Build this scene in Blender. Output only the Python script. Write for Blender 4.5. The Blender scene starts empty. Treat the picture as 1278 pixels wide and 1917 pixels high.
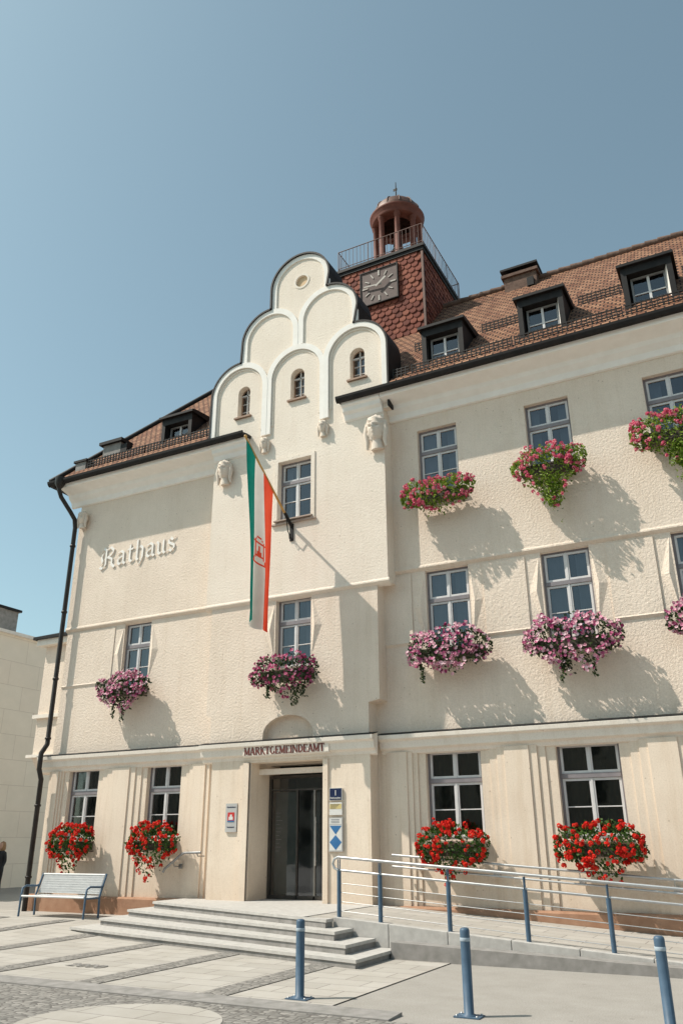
import bpy, bmesh, math, random
from mathutils import Vector, Matrix, noise
random.seed(7)
sc=bpy.context.scene
COL=sc.collection
# ------------------------------------------------------------------ materials
def newmat(name):
    m=bpy.data.materials.new(name); m.use_nodes=True
    nt=m.node_tree; b=nt.nodes["Principled BSDF"]
    return m,nt,b
def N(nt,t,**k):
    n=nt.nodes.new(t)
    for a,v in k.items(): setattr(n,a,v)
    return n
def coords(nt,scale=(1,1,1)):
    tc=N(nt,"ShaderNodeTexCoord"); mp=N(nt,"ShaderNodeMapping"); mp.inputs["Scale"].default_value=scale
    nt.links.new(tc.outputs["Object"],mp.inputs["Vector"]); return mp.outputs["Vector"]
def noisef(nt,vec,scale,detail=4,rough=.55):
    n=N(nt,"ShaderNodeTexNoise"); n.inputs["Scale"].default_value=scale; n.inputs["Detail"].default_value=detail; n.inputs["Roughness"].default_value=rough
    nt.links.new(vec,n.inputs["Vector"]); return n.outputs["Fac"]
def ramp(nt,fac,stops):
    r=N(nt,"ShaderNodeValToRGB"); e=r.color_ramp.elements
    while len(e)<len(stops): e.new(.5)
    for i,(p,c) in enumerate(stops):
        e[i].position=p; e[i].color=c if len(c)==4 else (*c,1)
    nt.links.new(fac,r.inputs["Fac"]); return r.outputs["Color"]
def mixc(nt,fac,a,b,mode='MIX'):
    m=N(nt,"ShaderNodeMix",data_type='RGBA',blend_type=mode)
    for inp,v in ((m.inputs[0],fac),(m.inputs[6],a),(m.inputs[7],b)):
        if isinstance(v,(int,float)): inp.default_value=v
        elif isinstance(v,tuple): inp.default_value=v if len(v)==4 else (*v,1)
        else: nt.links.new(v,inp)
    return m.outputs[2]
def bump(nt,b,h,strength,dist):
    bp=N(nt,"ShaderNodeBump"); bp.inputs["Strength"].default_value=strength; bp.inputs["Distance"].default_value=dist
    nt.links.new(h,bp.inputs["Height"]); nt.links.new(bp.outputs["Normal"],b.inputs["Normal"])
def pm(name,c1,c2,ns=3,rough=.7,bs=30,bstr=.2,bd=.01,metal=0,spec=.4):
    m,nt,b=newmat(name); v=coords(nt)
    f=noisef(nt,v,ns,5); col=ramp(nt,f,[(.3,c1),(.7,c2)])
    nt.links.new(col,b.inputs["Base Color"]); b.inputs["Roughness"].default_value=rough; b.inputs["Metallic"].default_value=metal
    b.inputs["Specular IOR Level"].default_value=spec
    if bstr>0: bump(nt,b,noisef(nt,v,bs,4),bstr,bd)
    return m
def plaster(name,c1,c2,bs,bstr,bd,streak=.5):
    m,nt,b=newmat(name); v=coords(nt)
    base=ramp(nt,noisef(nt,v,.7,6,.65),[(.32,c1),(.68,c2)])
    fine=ramp(nt,noisef(nt,v,38,3),[(.36,(.84,.83,.81)),(.55,(1,1,1))])
    c=mixc(nt,.45,base,fine,'MULTIPLY')
    sv=coords(nt,(3.2,3.2,.20))
    st=ramp(nt,noisef(nt,sv,1.6,6,.75),[(.26,(.74,.67,.58)),(.5,(1,1,1))])
    c=mixc(nt,streak,c,st,'MULTIPLY')
    vo=N(nt,"ShaderNodeTexVoronoi"); vo.inputs["Scale"].default_value=4.5; nt.links.new(v,vo.inputs["Vector"])
    sp=ramp(nt,vo.outputs["Distance"],[(.035,(.45,.38,.32)),(.085,(1,1,1))])
    c=mixc(nt,.55,c,sp,'MULTIPLY')
    tc=N(nt,"ShaderNodeTexCoord"); sx=N(nt,"ShaderNodeSeparateXYZ"); nt.links.new(tc.outputs["Object"],sx.inputs[0])
    mr=N(nt,"ShaderNodeMapRange"); mr.inputs[1].default_value=.4; mr.inputs[2].default_value=1.5; mr.inputs[3].default_value=.7; mr.inputs[4].default_value=0
    nt.links.new(sx.outputs["Z"],mr.inputs[0]); mm=N(nt,"ShaderNodeMath",operation='MULTIPLY'); nt.links.new(mr.outputs[0],mm.inputs[0]); nt.links.new(noisef(nt,v,3.5,6,.7),mm.inputs[1])
    c=mixc(nt,mm.outputs[0],c,(.50,.37,.27,1))
    nt.links.new(c,b.inputs["Base Color"]); b.inputs["Roughness"].default_value=.92; b.inputs["Specular IOR Level"].default_value=.15
    bump(nt,b,noisef(nt,v,bs,5,.65),bstr,bd)
    return m
def islandmat(name,stops,rough=.55,trans=.0):
    m,nt,b=newmat(name); g=N(nt,"ShaderNodeNewGeometry")
    col=ramp(nt,g.outputs["Random Per Island"],stops)
    nt.links.new(col,b.inputs["Base Color"]); b.inputs["Roughness"].default_value=rough
    b.inputs["Specular IOR Level"].default_value=.25
    if trans:
        out=nt.nodes["Material Output"]; t=N(nt,"ShaderNodeBsdfTranslucent"); mx=N(nt,"ShaderNodeMixShader"); mx.inputs[0].default_value=trans
        nt.links.new(col,t.inputs["Color"]); nt.links.new(b.outputs[0],mx.inputs[1]); nt.links.new(t.outputs[0],mx.inputs[2]); nt.links.new(mx.outputs[0],out.inputs["Surface"])
    return m
M={}
M['up']=plaster("rough_plaster",(.765,.645,.535),(.85,.725,.61),20,.75,.03,.26)
M['gable']=plaster("gable_plaster",(.80,.70,.595),(.87,.775,.67),20,.6,.026,.2)
M['gf']=plaster("fine_plaster",(.75,.625,.505),(.83,.71,.585),60,.35,.01,.5)
M['trim']=plaster("white_trim_plaster",(.80,.725,.635),(.86,.79,.705),50,.3,.008,.35)
M['white']=pm("white_render",(.83,.79,.735),(.89,.855,.805),4,.85,40,.25,.01,0,.2)
M['plinth']=pm("brown_plinth",(.32,.175,.11),(.42,.25,.165),4,.85,40,.5,.01,.0,.2)
M['metal']=pm("dark_sheet_metal",(.012,.011,.011),(.024,.021,.020),5,.6,20,.1,.005,.1,.25)
M['pipe']=pm("dark_pipe",(.022,.018,.016),(.04,.033,.029),6,.45,20,.05,.005,.3)
M['frame']=pm("grey_window_casing",(.20,.18,.19),(.26,.235,.245),5,.5,30,.05,.002)
M['sash']=pm("white_sash",(.62,.60,.59),(.70,.68,.67),6,.45,30,.05,.002)
M['dsash']=pm("shaded_dormer_sash",(.22,.22,.22),(.3,.3,.3),6,.5,30,.05,.002)  # sash dimmed to grey: shade under the dormer roof put into the colour
M['sill']=pm("window_sill",(.36,.28,.23),(.46,.37,.31),6,.7,30,.2,.004)
M['brown']=pm("brown_casing",(.25,.15,.1),(.33,.21,.14),6,.6,30,.1,.002)
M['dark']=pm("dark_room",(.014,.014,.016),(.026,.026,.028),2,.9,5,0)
M['curt']=pm("grey_curtain",(.17,.19,.22),(.24,.255,.285),2,.9,5,0)
M['curtg']=pm("green_curtain",(.032,.038,.020),(.06,.066,.035),2,.9,5,0)
M['granite']=pm("pale_granite",(.41,.39,.365),(.51,.49,.46),9,.8,90,.25,.004,0,.2)
M['granited']=pm("granite_riser",(.21,.20,.185),(.32,.30,.285),6,.85,60,.4,.006,0,.2)
M['blue']=pm("blue_paint",(.055,.10,.155),(.08,.135,.20),8,.5,30,.08,.002)
M['band']=pm("pale_band",(.35,.42,.48),(.42,.49,.55),8,.4,30,.05,.002)
M['steel']=pm("brushed_steel",(.46,.46,.46),(.56,.56,.56),8,.35,60,.1,.001,.75)
M['dsteel']=pm("dark_steel",(.22,.22,.22),(.30,.30,.30),8,.4,60,.1,.001,.5)  # steel toned darker than the ramp rails
M['slat']=pm("pale_bench_mesh",(.60,.60,.59),(.68,.68,.67),8,.5,60,.1,.001,.1)
M['copper']=pm("brown_copper",(.085,.04,.028),(.15,.07,.045),5,.55,30,.2,.006,.1)
M['redwood']=pm("red_brown_paint",(.13,.042,.028),(.185,.062,.042),5,.65,30,.2,.004,0,.25)
M['rail']=pm("rail_brown",(.14,.08,.065),(.2,.11,.09),5,.6,30,0)
M['scale']=islandmat("scale_shingles",[(0,(.13,.037,.025)),(.5,(.20,.056,.035)),(1,(.27,.09,.055))],.8)
M['clock']=pm("clock_board",(.095,.06,.052),(.13,.088,.076),6,.65,30,.1,.003)
M['mark']=pm("clock_marks",(.36,.32,.28),(.44,.40,.35),6,.5,30,0)
M['sign']=pm("sign_letters",(.13,.028,.020),(.18,.04,.03),6,.7,30,0)
M['gold']=pm("ochre_render",(.58,.41,.25),(.68,.51,.33),6,.8,30,.2,.004)
M['wood']=pm("varnished_wood",(.5,.27,.07),(.6,.34,.1),6,.4,30,.1,.002)
M['fg']=pm("flag_green",(.0,.14,.11),(.0,.19,.145),3,.75,200,.2,.002)
M['fw']=pm("flag_white",(.66,.62,.57),(.74,.70,.65),3,.75,200,.2,.002)
M['fr']=pm("flag_red",(.66,.065,.03),(.76,.09,.04),3,.75,200,.2,.002)
M['tgrey']=pm("plaque_grey",(.42,.41,.40),(.50,.49,.47),6,.4,30,0)
M['tred']=pm("plaque_red",(.5,.03,.03),(.6,.05,.04),6,.4,30,0)
M['tblue']=pm("plaque_blue",(.035,.14,.32),(.05,.17,.37),6,.35,30,0)
M['tnavy']=pm("plaque_navy",(.012,.02,.06),(.018,.03,.08),6,.3,30,0)
M['twhite']=pm("plaque_white",(.62,.61,.58),(.70,.69,.66),6,.4,30,0)
M['tyel']=pm("plaque_yellow",(.58,.47,.20),(.66,.54,.25),6,.4,30,0)
M['planter']=pm("planter_box",(.05,.04,.03),(.09,.07,.05),6,.7,30,.1,.003)
M['skin']=pm("skin",(.5,.3,.22),(.55,.34,.25),6,.6,30,0)
M['cloth']=pm("black_clothing",(.02,.02,.022),(.035,.035,.04),6,.8,30,.1)
M['hair']=pm("brown_hair",(.25,.15,.08),(.32,.2,.1),30,.6,60,.2)
M['brick']=pm("chimney_brick",(.10,.058,.042),(.18,.11,.08),9,.85,25,.6,.02)
M['door']=pm("bronze_door_frame",(.05,.045,.04),(.08,.072,.064),6,.4,30,.05,.002,.3)
M['lightdoor']=pm("pale_door_frame",(.24,.23,.21),(.32,.31,.285),6,.4,30,.05,.002,.3)
M['lobby']=pm("lobby_wall",(.15,.17,.145),(.21,.23,.20),3,.8,30,0)
M['leafA']=islandmat("bright_leaves",[(0,(.07,.13,.015)),(.5,(.18,.27,.03)),(1,(.30,.40,.06))],.5,.3)
M['leafB']=islandmat("dark_leaves",[(0,(.018,.03,.012)),(.5,(.035,.055,.02)),(1,(.07,.11,.03))],.5,.25)
M['leafC']=islandmat("geranium_leaves",[(0,(.025,.07,.012)),(.5,(.05,.11,.02)),(1,(.10,.18,.035))],.5,.3)
M['blA']=islandmat("coral_pink_blossoms",[(0,(.42,.02,.10)),(.25,(.70,.08,.20)),(.65,(.85,.22,.31)),(1,(.90,.42,.45))],.6,.25)
M['blB']=islandmat("lilac_blossoms",[(0,(.30,.03,.12)),(.2,(.56,.13,.28)),(.55,(.74,.38,.47)),(1,(.84,.64,.68))],.6,.25)
M['blC']=islandmat("scarlet_blossoms",[(0,(.45,.005,.008)),(.4,(.76,.018,.012)),(1,(.90,.075,.035))],.6,.25)
M['blD']=islandmat("magenta_blossoms",[(0,(.18,.01,.05)),(.4,(.46,.05,.16)),(1,(.74,.34,.46))],.6,.25)
M['opp']=pm("opposite_render",(.34,.29,.23),(.40,.35,.28),1,.9,20,.2,.01,0,.2)
def glassmat():
    m,nt,b=newmat("window_glass"); nt.nodes.remove(b); out=nt.nodes["Material Output"]
    v=coords(nt); bp=N(nt,"ShaderNodeBump"); bp.inputs["Strength"].default_value=.10; bp.inputs["Distance"].default_value=.02
    nt.links.new(noisef(nt,v,2.2,2),bp.inputs["Height"])
    t=N(nt,"ShaderNodeBsdfTransparent"); t.inputs["Color"].default_value=(.74,.79,.81,1)
    g=N(nt,"ShaderNodeBsdfGlossy"); g.inputs["Roughness"].default_value=.04; g.inputs["Color"].default_value=(.9,.93,1,1)
    fr=N(nt,"ShaderNodeFresnel"); fr.inputs["IOR"].default_value=1.95
    nt.links.new(bp.outputs["Normal"],fr.inputs["Normal"]); nt.links.new(bp.outputs["Normal"],g.inputs["Normal"])
    mx=N(nt,"ShaderNodeMixShader"); nt.links.new(fr.outputs[0],mx.inputs[0]); nt.links.new(t.outputs[0],mx.inputs[1]); nt.links.new(g.outputs[0],mx.inputs[2]); nt.links.new(mx.outputs[0],out.inputs["Surface"])
    return m
M['glass']=glassmat()
def tilemat():
    m,nt,b=newmat("plain_tile_roof"); tc=N(nt,"ShaderNodeTexCoord")
    br=N(nt,"ShaderNodeTexBrick"); br.inputs["Scale"].default_value=1; br.inputs["Brick Width"].default_value=.19; br.inputs["Row Height"].default_value=.165
    br.inputs["Mortar Size"].default_value=.02; br.inputs["Mortar Smooth"].default_value=.3; br.inputs["Bias"].default_value=0
    br.inputs["Color1"].default_value=(.20,.088,.052,1); br.inputs["Color2"].default_value=(.37,.20,.12,1); br.inputs["Mortar"].default_value=(.035,.02,.015,1)
    nt.links.new(tc.outputs["UV"],br.inputs["Vector"])
    c=mixc(nt,.6,br.outputs["Color"],ramp(nt,noisef(nt,tc.outputs["UV"],.9,6,.65),[(.3,(.6,.55,.5)),(.6,(1,1,1))]),'MULTIPLY')
    nt.links.new(c,b.inputs["Base Color"]); b.inputs["Roughness"].default_value=.85; b.inputs["Specular IOR Level"].default_value=.2
    sx=N(nt,"ShaderNodeSeparateXYZ"); nt.links.new(tc.outputs["UV"],sx.inputs[0])
    d=N(nt,"ShaderNodeMath",operation='DIVIDE'); d.inputs[1].default_value=.165; nt.links.new(sx.outputs["Y"],d.inputs[0])
    fr=N(nt,"ShaderNodeMath",operation='FRACT'); nt.links.new(d.outputs[0],fr.inputs[0])
    iv=N(nt,"ShaderNodeMath",operation='SUBTRACT'); iv.inputs[0].default_value=1; nt.links.new(fr.outputs[0],iv.inputs[1])
    ad=N(nt,"ShaderNodeMath",operation='SUBTRACT'); nt.links.new(iv.outputs[0],ad.inputs[0]); nt.links.new(br.outputs["Fac"],ad.inputs[1])
    bump(nt,b,ad.outputs[0],1,.045)
    return m
M['tile']=tilemat()
def groundmat():
    m,nt,b=newmat("square_paving"); v=coords(nt)
    asp=ramp(nt,noisef(nt,v,2.2,8,.7),[(.3,(.31,.29,.265)),(.7,(.37,.35,.325))])
    fine=ramp(nt,noisef(nt,v,60,3),[(.35,(.76,.75,.73)),(.6,(1.05,1.04,1.02))])
    c=mixc(nt,.8,asp,fine,'MULTIPLY')
    vo=N(nt,"ShaderNodeTexVoronoi"); vo.inputs["Scale"].default_value=1.7; nt.links.new(v,vo.inputs["Vector"])
    c=mixc(nt,.5,c,ramp(nt,vo.outputs["Distance"],[(.02,(.4,.38,.36)),(.05,(1,1,1))]),'MULTIPLY')
    nt.links.new(c,b.inputs["Base Color"]); b.inputs["Roughness"].default_value=.9; b.inputs["Specular IOR Level"].default_value=.2
    bump(nt,b,noisef(nt,v,80,4),.3,.007); return m
M['ground']=groundmat()
def brickmat(name,c1,c2,mo,bw,bh,ms,bd,stain=(.82,.79,.74)):
    m,nt,b=newmat(name); v=coords(nt)
    br=N(nt,"ShaderNodeTexBrick"); br.inputs["Scale"].default_value=1; br.inputs["Brick Width"].default_value=bw; br.inputs["Row Height"].default_value=bh
    br.inputs["Mortar Size"].default_value=ms; br.inputs["Mortar Smooth"].default_value=.4
    br.inputs["Color1"].default_value=(*c1,1); br.inputs["Color2"].default_value=(*c2,1); br.inputs["Mortar"].default_value=(*mo,1)
    nt.links.new(v,br.inputs["Vector"])
    c=mixc(nt,.7,br.outputs["Color"],ramp(nt,noisef(nt,v,1.2,7,.7),[(.3,stain),(.65,(1.04,1.03,1.02))]),'MULTIPLY')
    nt.links.new(c,b.inputs["Base Color"]); b.inputs["Roughness"].default_value=.85; b.inputs["Specular IOR Level"].default_value=.2
    iv=N(nt,"ShaderNodeMath",operation='SUBTRACT'); iv.inputs[0].default_value=1; nt.links.new(br.outputs["Fac"],iv.inputs[1])
    bump(nt,b,iv.outputs[0],.6,bd); return m
M['slab']=brickmat("concrete_slabs",(.385,.362,.33),(.45,.425,.39),(.21,.19,.175),.8,.4,.008,.005)
def cobblemat():
    m,nt,b=newmat("small_cobbles"); v=coords(nt)
    vo=N(nt,"ShaderNodeTexVoronoi"); vo.feature='DISTANCE_TO_EDGE'; vo.inputs["Scale"].default_value=10; vo.inputs["Randomness"].default_value=.6; nt.links.new(v,vo.inputs["Vector"])
    v2=N(nt,"ShaderNodeTexVoronoi"); v2.inputs["Scale"].default_value=10; v2.inputs["Randomness"].default_value=.6; nt.links.new(v,v2.inputs["Vector"])
    sc_=N(nt,"ShaderNodeSeparateXYZ"); nt.links.new(v2.outputs["Color"],sc_.inputs[0])
    st=ramp(nt,sc_.outputs["X"],[(0,(.19,.18,.165)),(1,(.31,.29,.265))])
    c=mixc(nt,ramp(nt,vo.outputs["Distance"],[(.04,(1,1,1)),(.1,(0,0,0))]),st,(.13,.12,.11,1))
    nt.links.new(c,b.inputs["Base Color"]); b.inputs["Roughness"].default_value=.8; b.inputs["Specular IOR Level"].default_value=.2
    bump(nt,b,ramp(nt,vo.outputs["Distance"],[(0,(0,0,0)),(.2,(1,1,1))]),.6,.009); return m
M['cobble']=cobblemat()
M['panelwall']=brickmat("clad_wall",(.87,.79,.68),(.88,.81,.70),(.70,.62,.53),1.5,.95,.012,.003,(.93,.92,.9))
def cladfix():
    nt=M['panelwall'].node_tree
    sep=N(nt,"ShaderNodeSeparateXYZ"); com=N(nt,"ShaderNodeCombineXYZ")
    tc=[q for q in nt.nodes if q.type=='TEX_COORD'][0]; n=[q for q in nt.nodes if q.type=='MAPPING'][0]
    nt.links.new(tc.outputs["Object"],sep.inputs[0]); nt.links.new(sep.outputs["Y"],com.inputs["X"]); nt.links.new(sep.outputs["Z"],com.inputs["Y"])
    for l in list(n.outputs["Vector"].links): nt.links.new(com.outputs[0],l.to_socket)
cladfix()
# ------------------------------------------------------------------ object helpers
PW={}
def empty(name,loc,label,cat,group=None):
    o=bpy.data.objects.new(name,None); o.empty_display_size=.2; o.location=loc; COL.objects.link(o); PW[o.name]=Vector(loc)
    o["label"]=label; o["category"]=cat
    if group: o["group"]=group
    return o
def add(name,me,parent=None,loc=(0,0,0),local=False,rot=(0,0,0)):
    o=bpy.data.objects.new(name,me); COL.objects.link(o); o.location=loc; o.rotation_euler=rot
    if parent is not None:
        o.parent=parent
        if not local and parent.name in PW: o.matrix_parent_inverse=Matrix.Translation(-PW[parent.name])
    if not local: PW[o.name]=Vector(loc)
    return o
class MB:
    def __init__(s): s.v=[];s.f=[];s.mi=[];s.mats=[];s.sm=[]
    def m(s,k):
        mt=M[k]
        if mt not in s.mats: s.mats.append(mt)
        return s.mats.index(mt)
    def face(s,pts,k,smooth=False):
        b=len(s.v); s.v+= [tuple(p) for p in pts]; s.f.append(list(range(b,b+len(pts)))); s.mi.append(s.m(k)); s.sm.append(smooth)
    def raw(s,vs,fs,k,smooth=False):
        b=len(s.v); s.v+=[tuple(p) for p in vs]; i=s.m(k)
        for f in fs: s.f.append([b+q for q in f]); s.mi.append(i); s.sm.append(smooth)
    def box(s,x0,x1,y0,y1,z0,z1,k):
        vs=[(x0,y0,z0),(x1,y0,z0),(x1,y1,z0),(x0,y1,z0),(x0,y0,z1),(x1,y0,z1),(x1,y1,z1),(x0,y1,z1)]
        s.raw(vs,[(3,2,1,0),(4,5,6,7),(0,1,5,4),(1,2,6,5),(2,3,7,6),(3,0,4,7)],k)
    def prof(s,pts,x0,x1,k):
        n=len(pts); vs=[(x0,y,z) for y,z in pts]+[(x1,y,z) for y,z in pts]
        fs=[(i,(i+1)%n,n+(i+1)%n,n+i) for i in range(n)]+[tuple(range(n-1,-1,-1)),tuple(range(n,2*n))]
        s.raw(vs,fs,k)
    def polyz(s,pts,z0,z1,k):
        n=len(pts); zf=(lambda p,z:z(p[0],p[1]) if callable(z) else z)
        vs=[(p[0],p[1],zf(p,z0)) for p in pts]+[(p[0],p[1],zf(p,z1)) for p in pts]
        s.raw(vs,[(i,(i+1)%n,n+(i+1)%n,n+i) for i in range(n)]+[tuple(range(n-1,-1,-1)),tuple(range(n,2*n))],k)
    def polyy(s,pts,y0,y1,k):
        n=len(pts); vs=[(p[0],y0,p[1]) for p in pts]+[(p[0],y1,p[1]) for p in pts]
        s.raw(vs,[(i,(i+1)%n,n+(i+1)%n,n+i) for i in range(n)]+[tuple(range(n-1,-1,-1)),tuple(range(n,2*n))],k)
    def tube(s,pts,r,k,n=10,caps=True):
        pts=[Vector(p) for p in pts]; rs=r if isinstance(r,(list,tuple)) else [r]*len(pts)
        ring=[];up=None
        for i,p in enumerate(pts):
            if i==0: d=pts[1]-p
            elif i==len(pts)-1: d=p-pts[i-1]
            else: d=(pts[i+1]-p).normalized()+(p-pts[i-1]).normalized()
            d.normalize()
            if up is None:
                up=Vector((0,0,1)) if abs(d.z)<.9 else Vector((1,0,0))
            a=d.cross(up).normalized(); b2=a.cross(d).normalized(); up=b2
            ring.append([p+(a*math.cos(t)+b2*math.sin(t))*rs[i] for t in [2*math.pi*j/n for j in range(n)]])
        vs=[q for rg in ring for q in rg]; fs=[]
        for i in range(len(pts)-1):
            for j in range(n): fs.append((i*n+j,i*n+(j+1)%n,(i+1)*n+(j+1)%n,(i+1)*n+j))
        s.raw(vs,fs,k,True)
        if caps:
            s.face(list(reversed(ring[0])),k); s.face(ring[-1],k)
    def lathe(s,prof,k,n=32,c=(0,0)):
        vs=[(c[0]+r*math.cos(2*math.pi*j/n),c[1]+r*math.sin(2*math.pi*j/n),z) for r,z in prof for j in range(n)]
        fs=[]
        for i in range(len(prof)-1):
            for j in range(n): fs.append((i*n+j,i*n+(j+1)%n,(i+1)*n+(j+1)%n,(i+1)*n+j))
        s.raw(vs,fs,k,True)
    def mesh(s,name,fix=True):
        me=bpy.data.meshes.new(name); me.from_pydata(s.v,[],s.f)
        for mt in s.mats: me.materials.append(mt)
        for p,i,q in zip(me.polygons,s.mi,s.sm): p.material_index=i; p.use_smooth=q
        if fix:
            bm=bmesh.new(); bm.from_mesh(me); bmesh.ops.recalc_face_normals(bm,faces=bm.faces)
            bm.to_mesh(me); bm.free()
        me.update(); return me
def bevel(o,w=.012,seg=2):
    m=o.modifiers.new("bevel","BEVEL"); m.width=w; m.segments=seg; m.limit_method='ANGLE'; m.angle_limit=math.radians(40)
def panel(outer,holes,yf,yb,k,name="panel"):
    cu=bpy.data.curves.new(name,'CURVE'); cu.dimensions='2D'; cu.fill_mode='BOTH'; cu.extrude=abs(yb-yf)/2
    for ring in [outer]+holes:
        sp=cu.splines.new('POLY'); sp.points.add(len(ring)-1)
        for p,q in zip(sp.points,ring): p.co=(q[0],q[1],0,1)
        sp.use_cyclic_u=True
    o=bpy.data.objects.new("tmp_panel",cu); COL.objects.link(o)
    dg=bpy.context.evaluated_depsgraph_get(); me=bpy.data.meshes.new_from_object(o.evaluated_get(dg))
    bpy.data.objects.remove(o); bpy.data.curves.remove(cu)
    yc=(yf+yb)/2
    for v in me.vertices: v.co=Vector((v.co.x,yc-v.co.z,v.co.y))
    me.name=name; me.materials.clear(); me.materials.append(M[k])
    for p in me.polygons: p.use_smooth=False; p.material_index=0
    return me
def rect(x0,x1,z0,z1): return [(x0,z0),(x1,z0),(x1,z1),(x0,z1)]
def arch(x0,x1,z0,z1,n=10):
    c=(x0+x1)/2;r=(x1-x0)/2
    return [(x0,z0),(x1,z0)]+[(c+r*math.cos(math.pi*i/n),z1-r+r*math.sin(math.pi*i/n)) for i in range(n+1)]

hall=empty("town_hall",(-9.7,.4,0),"cream plastered three-storey town hall with stacked-arch gable and clock tower","building")
# ------------------------------------------------------------------ windows
cache={}
wcount=[0]
def window_meshes(w,h,style,var):
    key=(round(w,3),round(h,3),style)
    if key not in cache:
        b=MB(); c=.045
        cas='frame'; sash='sash'
        tr=.62
        b.box(0,c,0,.09,0,h,cas); b.box(w-c,w,0,.09,0,h,cas); b.box(c,w-c,0,.09,h-c,h,cas); b.box(c,w-c,0,.09,0,c,cas)
        zt=h*tr; th=.085
        b.box(c,w-c,-.015,.088,zt,zt+th,cas)
        s=.046; m=w/2
        def pane(x0,x1,z0,z1,bar):
            b.box(x0,x0+s,.012,.07,z0,z1,sash); b.box(x1-s,x1,.012,.07,z0,z1,sash); b.box(x0+s,x1-s,.012,.07,z1-s,z1,sash); b.box(x0+s,x1-s,.012,.07,z0,z0+s,sash)
            if bar: b.box(x0+s,x1-s,.02,.06,(z0+z1)/2-.010,(z0+z1)/2+.010,sash)
        g=.004
        for (x0,x1) in ((c+g,m-g),(m+g,w-c-g)):
            pane(x0,x1,c+g,zt-g,True); pane(x0,x1,zt+th+g,h-c-g,False)
        b.box(m-.02,m+.02,.0,.012,c+g,zt-g,sash); b.box(m-.02,m+.02,.0,.012,zt+th+g,h-c-g,sash)
        fr=b.mesh("window_frame")
        g1=MB(); g1.face([(c,.045,c),(w-c,.045,c),(w-c,.045,h-c),(c,.045,h-c)],'glass'); gl=g1.mesh("window_pane",False)
        s1=MB(); s1.prof([(-.26,-.06),(-.26,-.03),(.0,.0),(.0,-.06)],-.06,w+.06,'sill'); si=s1.mesh("window_sill")
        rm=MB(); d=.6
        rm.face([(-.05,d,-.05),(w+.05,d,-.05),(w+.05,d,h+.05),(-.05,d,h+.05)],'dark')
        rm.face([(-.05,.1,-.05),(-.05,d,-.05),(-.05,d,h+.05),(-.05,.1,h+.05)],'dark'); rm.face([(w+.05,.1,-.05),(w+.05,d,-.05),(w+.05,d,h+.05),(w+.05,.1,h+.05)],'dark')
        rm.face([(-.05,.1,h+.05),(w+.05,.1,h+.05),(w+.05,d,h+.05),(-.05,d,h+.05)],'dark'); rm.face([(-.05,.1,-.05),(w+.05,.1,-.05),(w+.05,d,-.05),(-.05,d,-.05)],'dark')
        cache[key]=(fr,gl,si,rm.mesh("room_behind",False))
    fr,gl,si,ro=cache[key]
    rnd=random.Random(var*13+5)
    cu=MB(); n=int(w/.035); k='curtg' if style=='gf' else 'curt'; ph=rnd.random()*6
    ys=[.22+.018*math.sin(i*1.1+ph)+.01*math.sin(i*.37+1+ph) for i in range(n+1)]
    a=rnd.uniform(.22,.42); e=rnd.uniform(.58,.8)
    for i in range(n):
        xa=w*i/n; xb=w*(i+1)/n
        if style!='gf' and a<(i+.5)/n<e: continue
        cu.raw([(xa,ys[i],0),(xb,ys[i+1],0),(xb,ys[i+1],h),(xa,ys[i],h)],[(0,1,2,3)],k)
    return fr,gl,si,cu.mesh("curtain",False),ro
def put_window(x0,x1,z0,z1,y,style='up',sill=True):
    wcount[0]+=1
    fr,gl,si,cm,ro=window_meshes(x1-x0,z1-z0,style,wcount[0])
    w=add("window",fr,hall,(x0,y,z0))
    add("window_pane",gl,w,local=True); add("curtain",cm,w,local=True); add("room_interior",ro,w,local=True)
    if sill: add("window_sill",si,w,local=True)
# ------------------------------------------------------------------ walls
YW=.40; FO=.055
RWX=[(x,x+1.0) for x in (-6.45,-3.80,-1.2,1.4,4.0)]
F1X=[(x,x+1.02) for x in (-6.43,-3.79,-1.16,1.5,4.1)]
GFX=[(x,x+1.2) for x in (-6.61,-3.88,-1.1,1.6,4.3)]
ZR=7.47; ZL=7.30; ZB=7.17
XE=7.0
F2B=9.30; F1B=5.45
add("wall",panel(rect(-7.2,XE,ZR,12.0),[rect(a,b,F2B,10.97) for a,b in RWX],YW,.72,'up'),hall)
add("wall",panel(rect(-8.2,XE,3.6,ZR-.002),[rect(a,b,F1B,7.40) for a,b in F1X],YW+FO,.80,'up'),hall)
add("wall",panel(rect(-8.2,XE,-.1,3.6),[rect(a,b,1.72,3.47) for a,b in GFX],YW+.06,.80,'gf'),hall)
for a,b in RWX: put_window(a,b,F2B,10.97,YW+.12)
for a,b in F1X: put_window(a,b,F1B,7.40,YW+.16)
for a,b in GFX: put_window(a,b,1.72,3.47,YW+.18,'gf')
LF1=(-15.25,-14.33); LGF=[(-16.68,-15.65),(-14.05,-13.0)]
add("wall",panel(rect(-17.4,-12.1,ZL,11.8),[],YW,.72,'up'),hall)
add("wall",panel(rect(-17.38,-11.5,3.6,ZL-.002),[rect(*LF1,5.45,7.24)],YW+FO,.80,'up'),hall)
add("wall",panel(rect(-17.4,-11.5,-.1,3.6),[rect(a,b,1.75,3.52) for a,b in LGF],YW+.06,.80,'gf'),hall)
put_window(*LF1,5.45,7.24,YW+.16)
for a,b in LGF: put_window(a,b,1.75,3.52,YW+.18,'gf')
b=MB(); b.box(-17.39,-17.0,.73,10.3,-.1,11.75,'up'); b.box(-17.0,XE,10.0,10.3,-.1,11.9,'up'); b.box(XE-.4,XE-.01,.81,10,-.1,11.9,'up')
add("rear_wall",b.mesh("rear_wall"),hall)
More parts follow.
